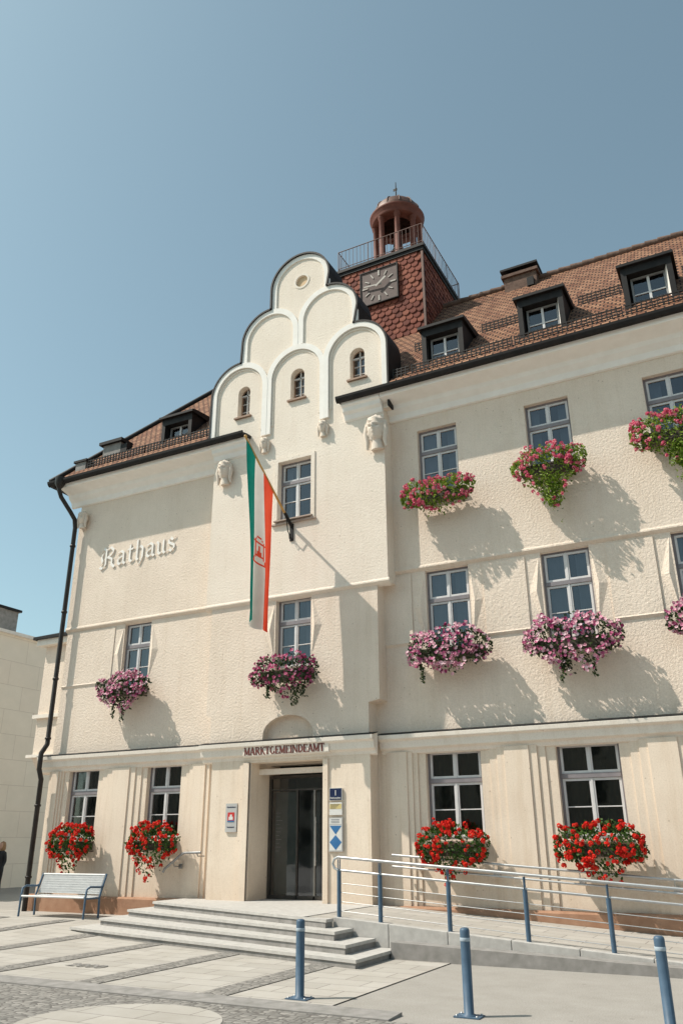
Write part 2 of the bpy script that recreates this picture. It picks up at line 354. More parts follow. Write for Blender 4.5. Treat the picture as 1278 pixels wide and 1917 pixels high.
b=MB(); b.prof([(1.0,3.9),(1.3,3.5),(3.4,3.5),(3.4,7.1),(1.0,7.1)],-18.75,-17.40,'up'); b.box(-18.95,-17.40,.8,3.6,7.1,7.28,'trim'); b.box(-18.85,-17.4,.9,3.5,5.0,5.1,'trim'); b.box(-18.9,-17.4,.9,3.5,3.92,4.0,'trim')
b.prof([(.72,7.28),(.72,7.36),(2.2,7.9),(3.7,7.36),(3.7,7.28)],-19.05,-17.40,'metal')
add("oriel",b.mesh("oriel"),hall)
A1=(-11.46,13.23,.90);A2=(-9.67,13.31,.89);A3=(-7.9,13.42,.905)
M1=(-10.52,14.75,.885);M2=(-8.71,14.93,.89);T=(-9.58,16.29,.91)
def arc(c,a0,a1,n=14,r=None):
    r=c[2] if r is None else r
    return [(c[0]+r*math.cos(math.radians(a0+(a1-a0)*i/n)),c[1]+r*math.sin(math.radians(a0+(a1-a0)*i/n))) for i in range(n+1)]
top=[(-12.36,11.6)]+arc(A1,180,88)+arc(M1,180,88)+arc(T,180,0,26)+arc(M2,92,0)+arc(A3,92,0)+[(-6.995,11.6)]
bayout=[(-12.2,ZB),(-12.2,11.6)]+top+[(-7.15,11.6),(-7.15,ZB)]
SW=[(-11.53,-11.14,12.45,13.40),(-9.84,-9.42,12.55,13.48),(-8.06,-7.64,12.66,13.58)]
ocu=[(-9.55+.2*math.cos(2*math.pi*i/20),16.33+.2*math.sin(2*math.pi*i/20)) for i in range(20)]
add("gable_wall",panel(bayout,[rect(-10.15,-9.18,9.17,10.78)]+[arch(*s) for s in SW]+[ocu],0,.45,'gable'),hall)
put_window(-10.15,-9.18,9.17,10.78,.16)
YB1=.05
bo=[(-7.72,3.6),(-7.72,4.5),(-7.45,4.55),(-7.45,ZB-.002),(-12.05,ZB-.002),(-12.05,4.5),(-11.9,4.45),(-11.9,3.6)]
niche=[(-10.42,3.8),(-9.1,3.8),(-9.1,3.95)]+[(-9.76+.66*math.cos(math.radians(a)),3.95+.42*math.sin(math.radians(a))) for a in range(10,180,10)]+[(-10.42,3.95)]
add("wall",panel(bo,[rect(-10.15,-9.18,5.45,7.14),niche],YB1,.5,'up'),hall)
put_window(-10.15,-9.18,5.45,7.14,.20)
b=MB(); b.box(-10.5,-9.0,.22,.28,3.7,4.5,'up'); add("wall_niche",b.mesh("niche"),hall)
add("wall",panel([(-11.78,-.1),(-10.7,-.1),(-10.7,3.36),(-8.84,3.36),(-8.84,-.1),(-7.7,-.1),(-7.7,3.6),(-11.78,3.6)],[],.04,.5,'gf'),hall)
b=MB(); b.box(-10.95,-10.7,.5,1.3,.45,3.6,'gf'); b.box(-8.84,-8.6,.5,1.3,.45,3.6,'gf'); b.box(-10.7,-8.84,.5,1.3,3.36,3.6,'gf'); b.box(-10.95,-8.6,2.3,2.4,.4,3.6,'lobby'); b.box(-10.95,-10.85,1.301,2.3,.4,3.6,'lobby'); b.box(-8.7,-8.6,1.301,2.3,.4,3.6,'lobby'); b.box(-10.95,-8.6,1.301,2.3,3.2,3.3,'lobby')
b.box(-10.7,-8.84,.38,.5,3.12,3.24,'trim')
add("door_reveal",b.mesh("door_reveal"),hall)
b=MB(); Y0=.82; z0=.53; z1=3.12
def bx(x0,x1,z0_,z1_,d=.06,k='steel',y=Y0): b.box(x0,x1,y,y+d,z0_,z1_,k)
bx(-10.68,-10.62,z0,z1,k='door'); bx(-8.9,-8.85,z0,z1,k='door'); bx(-10.62,-8.9,z1-.07,z1,k='door'); bx(-10.62,-8.9,2.78,2.82,k='door')
for x in (-9.95,-9.5,-9.12): bx(x,x+.04,z0,2.78,k='lightdoor' if x>-9.6 else 'door')
bx(-10.62,-8.9,z0,z0+.07,k='door')
door=add("door",b.mesh("door"),hall)
b=MB(); b.face([(-10.62,Y0+.03,z0),(-8.9,Y0+.03,z0),(-8.9,Y0+.03,z1),(-10.62,Y0+.03,z1)],'glass'); add("door_glass",b.mesh("dg",False),door)
b=MB(); b.tube([(-9.42,Y0-.06,1.2),(-9.42,Y0-.06,2.2)],.018,'steel'); b.tube([(-9.42,Y0-.06,1.3),(-9.42,Y0,1.3)],.01,'steel'); b.tube([(-9.42,Y0-.06,2.1),(-9.42,Y0,2.1)],.01,'steel'); add("door_handle",b.mesh("dh"),door)
b=MB()
b.box(-10.58,-10.0,.95,.97,.6,2.76,'lobby'); b.box(-9.84,-9.6,1.3,1.36,.52,2.75,'lightdoor')
for i in range(11): b.box(-10.46,-10.46+random.uniform(.08,.2),.80,.801,2.3-i*.08,2.305-i*.08,'tgrey')
add("notice_panel",b.mesh("notice"),door)
for i,(xx,ww) in enumerate(((-10.98,.26),(-10.88,.16))):
    b=MB(); b.box(xx,xx+ww,.04-.03*(i+1),.1,.5,3.36,'gf'); add("door_jamb",b.mesh("jamb"),hall)
b=MB(); b.box(-8.82,-8.7,-.0,.1,.5,3.36,'gf'); add("door_jamb",b.mesh("jamb"),hall)
def ringband(b,c,a0,a1,leg0,leg1,k='white',w=.14,y0=-.06,y1=.02,n=26):
    ro=c[2]+.02; ri=c[2]-w
    o=arc(c,a0,a1,n,ro); i=arc(c,a0,a1,n,ri)
    if a0==180: o=[(o[0][0],leg0)]+o; i=[(i[0][0],leg0)]+i
    if a1==0: o=o+[(o[-1][0],leg1)]; i=i+[(i[-1][0],leg1)]
    m=len(o)
    vs=[(p[0],y0,p[1]) for p in o]+[(p[0],y0,p[1]) for p in i]+[(p[0],y1,p[1]) for p in o]+[(p[0],y1,p[1]) for p in i]
    fs=[]
    for j in range(m-1):
        fs+=[(j,j+1,m+j+1,m+j),(2*m+j,2*m+j+1,j+1,j),(m+j,m+j+1,3*m+j+1,3*m+j)]
    fs+=[(0,m,3*m,2*m),(m-1,2*m+m-1,3*m+m-1,m+m-1)]
    b.raw(vs,fs,k)
b=MB()
ringband(b,A1,180,0,11.9,11.68,y0=-.066); ringband(b,A2,180,0,11.682,11.72,y0=-.060); ringband(b,A3,180,0,11.722,12.05,y0=-.072)
ringband(b,M1,180,0,14.12,14.22,y0=-.050); ringband(b,M2,180,0,14.222,14.32,y0=-.044); ringband(b,T,180,0,15.62,15.80,y0=-.036)
add("gable_arch_moulding",b.mesh("arch_mould"),hall)
b=MB()
for c,l0,l1,yy in ((A1,12.0,11.9,-.02),(A2,11.9,11.95,-.018),(A3,11.95,12.2,-.022)): ringband(b,(c[0],c[1],c[2]-.18),180,0,l0,l1,'gable',.03,yy)
add("gable_rib",b.mesh("rib"),hall)
b=MB()
for i in range(len(top)-1):
    p,q=Vector(top[i]),Vector(top[i+1]); d=(q-p)
    if d.length<1e-4: continue
    n=Vector((-d.y,d.x)).normalized()*.05
    b.raw([(p.x,-.09,p.y),(q.x,-.09,q.y),(q.x,.75,q.y),(p.x,.75,p.y),(p.x+n.x,-.09,p.y+n.y),(q.x+n.x,-.09,q.y+n.y),(q.x+n.x,.75,q.y+n.y),(p.x+n.x,.75,p.y+n.y)],
          [(0,1,5,4),(3,2,1,0),(4,5,6,7),(1,2,6,5),(2,3,7,6),(0,4,7,3)],'metal')
add("gable_flashing",b.mesh("flash"),hall)
add("gable_back",panel([(p[0]*.999,p[1]-.01) for p in top],[],.452,.73,'metal'),hall)
for i,s in enumerate(SW):
    b=MB(); x0,x1,za,zb=s; w=x1-x0; c=(x0+x1)/2;r=w/2
    for xx in (x0,x1-.035): b.box(xx,xx+.035,.18,.25,za,zb-r,'brown')
    b.box(x0,x1,.18,.25,za,za+.035,'brown'); b.box(x0,x1,.17,.25,zb-r-.02,zb-r+.02,'sash'); b.box(c-.015,c+.015,.17,.25,za+.035,zb-.02,'sash')
    for q in (.33,.66): b.box(x0+.03,x1-.03,.19,.24,za+(zb-r-za)*q-.008,za+(zb-r-za)*q+.008,'sash')
    o_=[(c+r*math.cos(math.pi*j/10),zb-r+r*math.sin(math.pi*j/10)) for j in range(11)]; i_=[(c+(r-.035)*math.cos(math.pi*j/10),zb-r+(r-.035)*math.sin(math.pi*j/10)) for j in range(11)]
    for j in range(10): b.raw([(o_[j][0],.18,o_[j][1]),(o_[j+1][0],.18,o_[j+1][1]),(i_[j+1][0],.18,i_[j+1][1]),(i_[j][0],.18,i_[j][1])],[(0,1,2,3)],'brown')
    w_=add("window",b.mesh("arched_window"),hall)
    g=MB(); g.face([(p[0],.22,p[1]) for p in arch(x0,x1,za,zb)],'glass'); add("window_pane",g.mesh("ap",False),w_)
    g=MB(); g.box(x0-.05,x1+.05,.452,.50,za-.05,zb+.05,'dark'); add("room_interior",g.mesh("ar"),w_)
    g=MB(); g.box(x0-.07,x1+.07,-.07,.17,za-.05,za-.001,'brown'); add("window_sill",g.mesh("as"),w_)
b=MB(); n=24
for j in range(n):
    a0=2*math.pi*j/n;a1=2*math.pi*(j+1)/n
    def P(r,a,y): return (-9.55+r*math.cos(a),y,16.33+r*math.sin(a))
    b.raw([P(.19,a0,-.015),P(.19,a1,-.015),P(.25,a1,-.015),P(.25,a0,-.015),P(.25,a0,.01),P(.25,a1,.01),P(.19,a0,.2),P(.19,a1,.2)],[(0,1,2,3),(3,2,5,4),(0,1,7,6)],'trim')
b.box(-9.8,-9.3,.05,.09,16.1,16.6,'gold'); add("oculus",b.mesh("oculus"),hall)
b=MB()
for (x0,x1,z0_,z1_) in ((-10.15,-9.18,9.17,10.78),):
    b.box(x0-.11,x0-.002,-.025,.01,z0_-.1,z1_+.10,'gable'); b.box(x1+.002,x1+.11,-.025,.01,z0_-.1,z1_+.10,'gable'); b.box(x0-.002,x1+.002,-.025,.01,z1_+.002,z1_+.10,'gable')
    b.box(x0-.15,x1+.15,-.06,.01,z0_-.14,z0_-.102,'sill')
add("window_surround",b.mesh("surround"),hall)
# ------------------------------------------------------------------ cornices
def gfc(w,dz=0): return [(w,3.42+dz),(w-.08,3.45+dz),(w-.10,3.52+dz),(w-.18,3.56+dz),(w-.20,3.70+dz),(w-.27,3.74+dz),(w-.28,3.83+dz),(w,3.89+dz)]
b=MB(); b.prof(gfc(.5,-.03),-7.6,XE,'trim'); b.prof(gfc(.5,.0),-17.7,-12.05,'trim'); b.prof(gfc(.12,-.035),-12.06,-7.55,'trim')
b.prof([(-.02,3.47),(-.085,3.485),(-.10,3.50),(-.105,3.702),(-.02,3.703)],-10.84,-8.62,'trim')
o=add("ground_floor_cornice",b.mesh("gf_cornice"),hall); bevel(o,.010)
b=MB(); b.prof([(.22,3.803),(.22,3.815),(.52,3.885),(.52,3.873)],-7.62,XE,'metal'); b.prof([(.22,3.833),(.22,3.845),(.52,3.915),(.52,3.903)],-17.72,-12.04,'metal'); b.prof([(-.16,3.798),(-.16,3.81),(.1,3.87),(.1,3.858)],-12.08,-7.53,'metal')
add("cornice_flashing",b.mesh("gf_flash"),hall)
b=MB()
def lip(x0,x1,w,z,k='trim'): b.prof([(w+.12,z-.09),(w+.04,z-.05),(w-.018,z+.0),(w-.018,z+.03),(w,z+.07),(w+.12,z+.07)],x0,x1,k)
lip(-7.15,XE,YW,ZR,'up'); lip(-17.42,-12.24,YW,ZL,'up'); lip(-12.24,-7.12,0,ZB,'gable')
add("string_course",b.mesh("string"),hall)
def fold(x,side,z0,z1,w):
    s=side; b=MB()
    xa=x+.03*s; xb=x+.30*s; zm=(z0+z1)/2
    b.raw([(xa,w,z1),(xa,w,z0),(xb,w,zm),(xa+.10*s,w-.06,zm)],[(0,3,2),(1,2,3),(0,1,3)],'up'); add("wall_fold_relief",b.mesh("fold"),hall)
def slab(x0,x1,z0,z1,w,pr=.03):
    b=MB(); b.prof([(w,z0-.06),(w-pr-.015,z0),(w-pr,z0+.03),(w-pr,z1),(w,z1)],x0,x1,'up'); add("wall_panel_relief",b.mesh("slab"),hall)
w=YW+FO
for i,(a,c) in enumerate(F1X):
    fold(a,-1,5.75,7.35,w); fold(c,1,5.75,7.35,w)
    nx=F1X[i+1][0] if i+1<len(F1X) else XE
    slab(c+.34,nx-.34,5.78,7.36,w)
slab(-7.45,F1X[0][0]-.34,5.78,7.36,w)
fold(LF1[0],-1,5.65,7.2,w); fold(LF1[1],1,5.65,7.2,w)
slab(-17.35,LF1[0]-.34,5.7,7.2,w,.02)
fold(-10.15,-1,5.7,7.05,YB1); fold(-9.18,1,5.7,7.05,YB1)
w=YW+.06
def pier(x0,x1,z0=.5,z1=3.45):
    b=MB()
    for i in range(3):
        q=(x1-x0)*.14*i
        b.box(x0+q,x1-q,w-.03*(i+1),w+.01-.03*i,z0,z1-.001*i,'gf')
    add("pilaster",b.mesh("pilaster"),hall)
piers=[(-7.6,-6.78)]+[(GFX[i][1]+.2,GFX[i+1][0]-.2) for i in range(4)]+[(GFX[4][1]+.2,XE-.1)]+[(-17.35,-16.85),(-15.48,-14.22),(-12.82,-12.0)]
for p in piers: pier(*p)
for a,c in ((-7.69,XE),(-17.5,-11.79)):
    b=MB(); b.prof([(w,-.1),(w-.16,-.1),(w-.16,.46),(w-.12,.5),(w,.5)],a,c,'plinth'); add("plinth",b.mesh("plinth"),hall)
def evp(w,yf,z): return [(w,z-.68),(w-.07,z-.66),(w-.10,z-.52),(w-.22,z-.42),(w-.26,z-.32),(yf+.06,z-.22),(yf+.03,z-.1),(w,z-.05)]
ER=12.02; EL=11.78
b=MB(); b.prof(evp(YW,-.28,ER),-7.15,XE,'white'); b.prof(evp(YW,-.28,EL),-17.75,-12.2,'white')
def evb(z): return [(0,z-.56),(-.05,z-.52),(-.09,z-.40),(-.17,z-.34),(-.19,z-.24),(-.25,z-.2),(-.26,z-.1),(0,z-.05)]
b.prof(evb(ER),-8.2,-7.152,'white'); b.prof(evb(EL),-12.198,-11.1,'white')
o=add("eaves_cornice",b.mesh("eaves"),hall); bevel(o,.012)
b=MB()
def gut(x0,x1,z):
    pts=[(-.28,z-.13),(-.31,z-.15),(-.37,z-.12),(-.41,z-.06),(-.42,z),(-.39,z),(-.375,z-.04),(-.29,z-.02),(-.2,z+.0),(.0,z+.02),(.02,z-.06),(-.25,z-.09)]
    b.prof(pts,x0,x1,'metal')
gut(-8.28,XE+.2,ER); gut(-18.1,-11.05,EL)
b.box(-18.1,-17.95,-.28,10.3,EL-.13,EL-.01,'metal')
add("gutter",b.mesh("gutter"),hall)
b=MB(); PX=-17.38
b.tube([(-17.62,-.36,EL-.1),(-17.62,-.36,EL-.35),(-17.58,-.28,EL-.55),(PX-.06,.02,EL-.95),(PX,.16,EL-1.15),(PX,.22,EL-1.4),(PX,.22,4.15),(PX-.01,.06,3.9),(PX-.01,.06,3.5),(PX,.16,3.25),(PX,.16,.1)],.065,'pipe')
b.lathe([(.15,EL+.06),(.15,EL-.14),(.065,EL-.30)],'pipe',16,(-17.62,-.36))
for z in (9.8,7.8,5.9,4.3,2.6,.9): b.lathe([(.065,z-.025),(.085,z-.025),(.085,z+.025),(.065,z+.025)],'pipe',12,(PX,.22 if z>3.5 else .16))
add("downpipe",b.mesh("downpipe"),hall)
# ------------------------------------------------------------------ roof
def slopemesh(polys,name):
    me=bpy.data.meshes.new(name); vs=[];fs=[];uvs=[]
    for P in polys:
        P=[Vector(p) for p in P]; n=(P[1]-P[0]).cross(P[2]-P[0]).normalized()
        if n.z<0: P.reverse(); n=-n
        h=Vector((0,0,1)).cross(n).normalized(); s=n.cross(h)
        b0=len(vs); vs+=P; fs.append(list(range(b0,b0+len(P)))); uvs+=[(p.dot(h),p.dot(s)) for p in P]
    me.from_pydata([tuple(v) for v in vs],[],fs); uv=me.uv_layers.new(name="UVMap")
    for i,l in enumerate(me.loops): uv.data[i].uv=uvs[l.vertex_index]
    me.materials.append(M['tile']); return me
RY=5.0;RZ=17.83
kR=(RZ-ER)/(RY+.3); kL=(RZ-EL)/(RY+.3)
def rz(x,y): return (ER+(y+.3)*kR) if x>-9 else (EL+(y+.3)*kL)
HX=-13.8
polys=[[(-6.93,-.3,ER),(XE+.2,-.3,ER),(XE+.2,RY,RZ),(-6.93,RY,RZ)],
       [(-12.42,.74,EL+1.04*kL),(-6.93,.74,ER+1.04*kR),(-6.93,RY,RZ),(-12.42,RY,RZ)],
       [(-18.1,-.3,EL),(-12.42,-.3,EL),(-12.42,RY,RZ),(HX,RY,RZ)],
       [(-18.1,10.3,EL),(-18.1,-.3,EL),(HX,RY,RZ)],
       [(-18.1,10.3,EL),(HX,RY,RZ),(XE+.2,RY,RZ),(XE+.2,10.3,EL)]]
roof=add("roof",slopemesh(polys,"roof"),hall)
b=MB(); b.tube([(HX,RY,RZ+.03),(XE+.2,RY,RZ+.03)],.1,'brick',8)
x=HX
while x<XE: b.tube([(x,RY,RZ+.05),(x+.33,RY,RZ+.035)],[.115,.10],'brick',8); x+=.36
b.tube([(-18.1,-.3,EL+.04),(HX,RY,RZ+.05)],.09,'metal',8)
add("ridge_tiles",b.mesh("ridge"),roof)
b=MB(); b.box(-4.98,-3.98,4.6,5.3,17.0,18.05,'brick'); b.box(-5.05,-3.91,4.53,5.37,17.9,18.0,'brick'); b.box(-4.9,-4.05,4.7,5.2,18.05,18.13,'dark'); b.box(-5.06,-3.9,4.5,5.4,18.13,18.20,'metal'); b.box(-4.25,-4.05,4.45,4.6,17.3,17.6,'metal')
add("chimney",b.mesh("chimney"),roof)
b=MB(); b.box(-16.9,-16.2,.5,1.3,12.3,13.1,'granited'); b.box(-17.0,-16.1,.4,1.5,13.1,13.2,'metal'); b.box(-16.2,-15.95,.5,1.5,12.3,13.0,'metal'); add("chimney",b.mesh("side_chimney"),roof)
b=MB(); b.box(-17.5,-17.1,.05,.45,11.9,12.45,'granited'); b.box(-17.56,-17.04,0,.5,12.45,12.52,'metal'); add("roof_vent",b.mesh("vent"),roof)
def dormer_mesh():
    b=MB(); W=1.10;H=1.34
    b.box(0,.12,0,1.7,-.1,H,'metal'); b.box(W-.12,W,0,1.7,-.1,H,'metal'); b.box(.12,W-.12,0,.2,-.1,.1,'metal'); b.box(.12,W-.12,0,.2,H-.2,H,'metal')
    b.raw([(W-.12,.02,.1),(W-.12,.02,H-.2),(W-.17,.2,H-.2),(W-.17,.2,.1)],[(0,1,2,3)],'white')
    b.prof([(-.09,H),(-.09,H+.07),(.1,H+.12),(1.7,H+.30),(1.7,H)],-.07,W+.07,'metal')
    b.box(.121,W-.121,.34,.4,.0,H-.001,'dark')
    return b.mesh("dormer")
dm=dormer_mesh()
b=MB(); w,h=.76,1.02
b.box(0,.045,0,.05,0,h,'dsash');b.box(w-.045,w,0,.05,0,h,'dsash');b.box(.045,w-.045,0,.05,0,.045,'dsash');b.box(.045,w-.045,0,.05,h-.045,h,'dsash');b.box(w/2-.028,w/2+.028,-.005,.05,.045,h-.045,'sash');b.box(.045,w-.045,.005,.045,h*.55-.014,h*.55+.014,'sash')
dw=b.mesh("dormer_window"); g=MB(); g.face([(.05,.03,.05),(w-.05,.03,.05),(w-.05,.03,h-.05),(.05,.03,h-.05)],'glass'); dg_=g.mesh("dormer_glass",False)
for x,z in ((-6.22,12.48),(-3.72,12.52),(-1.28,12.56),(1.3,12.6),(-14.55,12.02)):
    y=.42
    d=add("dormer",dm,roof,(x,y,z)); add("window",dw,d,(.17,.2,.11),local=True); add("window_pane",dg_,d,(.17,.2,.11),local=True)
def guard(x0,x1,y):
    b=MB(); z=rz((x0+x1)/2,y)
    for dz in (.08,.16,.24): b.box(x0,x1,y-.012,y+.012,z+dz-.012,z+dz+.012,'metal')
    x=x0
    while x<x1: b.box(x,x+.02,y-.015,y-.012+.03,z-.02,z+.27,'metal'); x+=.11
    add("snow_guard",b.mesh("snow_guard"),roof)
for a,c in ((-6.9,-6.4),(-6.4,-3.8),(-3.8,-1.3),(-1.3,XE),): guard(a+.03,c-.03,.02)
for a,c in ((-6.85,-6.35),(-4.95,-3.85),(-2.45,-1.4),(0,1.2)): guard(a,c,1.55)
guard(-17.0,-14.8,.05); guard(-14.8,-12.5,.05); guard(-13.2,-12.5,1.5)
# ------------------------------------------------------------------ tower
TX0,TX1,TY0,TY1,TZ=-10.12,-7.05,3.2,6.7,19.15
b=MB(); b.box(TX0+.12,TX1-.12,TY0+.12,TY1-.12,14,TZ-.1,'redwood')
tower=add("tower",b.mesh("tower"),hall)
b=MB()
def scales(o,du,width,height,nrm):
    sw=.235; rh=.19; rows=int(height/rh)+1; cols=int(width/sw)+1
    for r in range(rows):
        for c in range(-1,cols):
            u0=c*sw+(sw/2 if r%2 else 0); z=r*rh
            if u0<-.01 or u0+sw>width+.02: continue
            pts=[]
            for j in range(7):
                a=math.pi*(1+j/6); pts.append((u0+sw/2+ (sw/2-.006)*math.cos(a), z+.10+ .11*math.sin(a), .05))
            pts+= [(u0+sw-.006,z+.3,.012),(u0+.006,z+.3,.012)]
            jt=random.uniform(-.006,.006)
            fr=[o+du*p[0]+Vector((0,0,p[1]))+nrm*(p[2]+jt) for p in pts]
            bk=[o+du*p[0]+Vector((0,0,p[1]))+nrm*(p[2]+jt-.012) for p in pts]
            n=len(pts); b.raw(fr+bk,[tuple(range(n))]+[(i,(i+1)%n,n+(i+1)%n,n+i) for i in range(n)],'scale')
scales(Vector((TX0+.12,TY0+.12,14.4)),Vector((1,0,0)),TX1-TX0-.24,TZ-14.75,Vector((0,-1,0)))
scales(Vector((TX1-.12,TY0+.12,14.4)),Vector((0,1,0)),TY1-TY0-.24,TZ-14.75,Vector((1,0,0)))
add("shingle_cladding",b.mesh("shingles"),tower)
b=MB(); b.box(TX0,TX1,TY0,TY1,TZ-.1,TZ,'metal'); b.box(TX0+.04,TX1-.04,TY0+.04,TY1-.04,TZ-.22,TZ-.1,'metal')
b.box(TX1-.13,TX1-.06,TY0+.06,TY0+.13,14.4,TZ-.22,'copper')
add("tower_platform",b.mesh("platform"),tower)
b=MB(); rh=.78; e=.04
cs=[(TX0+e,TY0+e),(TX1-e,TY0+e),(TX1-e,TY1-e),(TX0+e,TY1-e)]
for i in range(4):
    p=Vector(cs[i]);q=Vector(cs[(i+1)%4]); L_=(q-p).length; n=int(L_/.135)
    b.tube([(p.x,p.y,TZ+rh),(q.x,q.y,TZ+rh)],.016,'rail',6); b.tube([(p.x,p.y,TZ+.1),(q.x,q.y,TZ+.1)],.012,'rail',6)
    for j in range(n+1):
        t=p.lerp(q,j/n); rr=.016 if j%8==0 else .008; b.tube([(t.x,t.y,TZ),(t.x,t.y,TZ+rh)],rr,'rail',5)
add("platform_railing",b.mesh("prail"),tower)
LC=(-8.63,4.95); DZ=-.36
b=MB(); b.lathe([(.84,TZ),(.84,TZ+.65),(.9,TZ+.7),(.9,TZ+.8),(0,TZ+.82)],'redwood',32,LC); add("lantern_drum",b.mesh("drum"),tower)
for i in range(8):
    b=MB(); a=math.radians(22.5+45*i); x=LC[0]+.76*math.cos(a);y=LC[1]+.76*math.sin(a)
    b.lathe([(.13,TZ+.8),(.13,TZ+.88),(.10,TZ+.92),(.09,21.95+DZ),(.12,22.0+DZ),(.13,22.1+DZ)],'redwood',12,(x,y))
    add("lantern_column",b.mesh("column"),tower)
b=MB(); b.lathe([(.55,22.06+DZ),(.86,22.07+DZ),(.90,22.12+DZ),(.88,22.26+DZ),(.95,22.34+DZ),(.97,22.40+DZ),(.9,22.46+DZ),(.84,22.5+DZ)],'redwood',40,LC)
add("lantern_cornice",b.mesh("lcornice"),tower)
b=MB(); zd=22.5+DZ; prof=[(.84,zd),(.84,zd+.1)]+[(.82*math.cos(math.radians(a)),zd+.1+.56*math.sin(math.radians(a))) for a in range(5,90,8)]+[(.05,zd+.67),(.0,zd+.68)]
b.lathe(prof,'copper',40,LC)
for i in range(12):
    a=2*math.pi*i/12; pts=[(LC[0]+(.84*math.cos(math.radians(t)))*math.cos(a),LC[1]+(.84*math.cos(math.radians(t)))*math.sin(a),zd+.1+.575*math.sin(math.radians(t))) for t in range(0,88,11)]
    b.tube(pts,.018,'copper',5)
add("dome",b.mesh("dome"),tower)
b=MB(); zt=zd+.66; b.tube([(LC[0],LC[1],zt),(LC[0],LC[1],zt+.3),(LC[0],LC[1],zt+1.0)],[.045,.028,.016],'metal',8); b.lathe([(0,zt+.1),(.06,zt+.14),(.07,zt+.18),(.04,zt+.23),(0,zt+.25)],'copper',12,LC); b.box(LC[0]-.10,LC[0]+.05,LC[1]-.008,LC[1]+.008,zt+.62,zt+.72,'metal')
add("finial",b.mesh("finial"),tower)
b=MB(); b.lathe([(0,21.2),(.08,21.2),(.14,21.1),(.18,20.8),(.27,20.6),(.25,20.6),(0,20.7)],'metal',20,LC); b.box(LC[0]-.75,LC[0]+.75,LC[1]-.05,LC[1]+.05,21.2,21.3,'redwood'); add("bell",b.mesh("bell"),tower)
b=MB(); cx,cz=-8.62,18.06; yc=TY0+.02; hs=.63
b.box(cx-hs,cx+hs,yc,yc+.1,cz-hs,cz+hs,'clock')
for a,q,c_,d in ((cx-hs-.03,cx-hs,cz-hs,cz+hs),(cx+hs,cx+hs+.03,cz-hs,cz+hs)): b.box(a,q,yc-.03,yc+.1,c_-.03,d+.03,'metal')
b.box(cx-hs,cx+hs,yc-.03,yc+.1,cz+hs,cz+hs+.03,'metal'); b.box(cx-hs,cx+hs,yc-.03,yc+.1,cz-hs-.03,cz-hs,'metal')
clock=add("clock_face",b.mesh("clock"),tower)
b=MB()
def ray2(b,ang,r0,r1,w,y,k):
    d=Vector((math.sin(ang),math.cos(ang)));n=Vector((d.y,-d.x))*w/2
    q=[d*r0+n,d*r0-n,d*r1-n,d*r1+n]; b.polyy([(cx+p.x,cz+p.y) for p in q],y-.015,y,k)
for i in range(12):
    ang=2*math.pi*i/12; L1=.55 if i%3 else .58
    ray2(b,ang,.38,L1,.035 if i%3 else .05,yc-.004,'mark')
ray2(b,math.radians(275),-.12,.5,.05,yc-.06,'mark'); ray2(b,math.radians(52),-.1,.34,.07,yc-.085,'mark')
add("clock_hands",b.mesh("hands"),tower)
# ------------------------------------------------------------------ mascarons
def headmesh():
    b=MB(); nu,nv=40,34; vs=[]
    for j in range(nv+1):
        v=math.pi*j/nv; z=math.cos(v)
        for i in range(nu):
            u=2*math.pi*i/nu
            x=math.sin(v)*math.sin(u); y=-math.sin(v)*math.cos(u)
            X=x*.27*(1-.28*max(0,-z)); Y=y*.26; Z=z*.42
            if y<-.25:
                nose=math.exp(-(x/.13)**2)*math.exp(-((z+.05)/.22)**2)*.12*(1 if z>-.22 else .5)
                brow=math.exp(-((z-.22)/.07)**2)*.045
                eye=-sum(math.exp(-((x-s*.36)/.17)**2)*math.exp(-((z-.08)/.10)**2) for s in(-1,1))*.085
                cheek=sum(math.exp(-((x-s*.42)/.2)**2)*math.exp(-((z+.18)/.18)**2) for s in(-1,1))*.025
                lips=math.exp(-(x/.22)**2)*(math.exp(-((z+.36)/.035)**2)+math.exp(-((z+.46)/.04)**2))*.04-math.exp(-(x/.25)**2)*math.exp(-((z+.41)/.02)**2)*.03
                chin=math.exp(-(x/.25)**2)*math.exp(-((z+.68)/.14)**2)*.04
                Y-=nose+brow+eye+cheek+lips+chin
            if z>.38 or y>-.3:
                wv=.035*math.sin(u*7+z*11)+.03*math.sin(z*21+u*2); k=1+.20+wv*2.6; X*=k;Y*=k; Z=Z*1.04-.0+.02*math.sin(u*6)
            vs.append((X,Y,Z))
    fs=[(j*nu+i,j*nu+(i+1)%nu,(j+1)*nu+(i+1)%nu,(j+1)*nu+i) for j in range(nv) for i in range(nu)]
    b.raw(vs,fs,'trim',True); b.tube([(0,.05,-.3),(0,.1,-.62)],[.16,.2],'trim',14)
    for s in (-1,1): b.tube([(s*.27,-.02,.2),(s*.32,-.03,-.1),(s*.27,-.02,-.4),(s*.3,.02,-.6)],[.07,.09,.07,.04],'trim',8)
    return b.mesh("head")
hm=headmesh()
for x,y,z,s in ((-11.78,-.10,10.90,.66),(-7.30,-.12,11.0,.84),(-17.15,.25,10.66,.5),(-10.57,-.06,11.42,.42),(-8.82,-.06,11.48,.42)):
    o=add("carved_head",hm,hall,(x,y,z)); o.scale=(s,s,s)
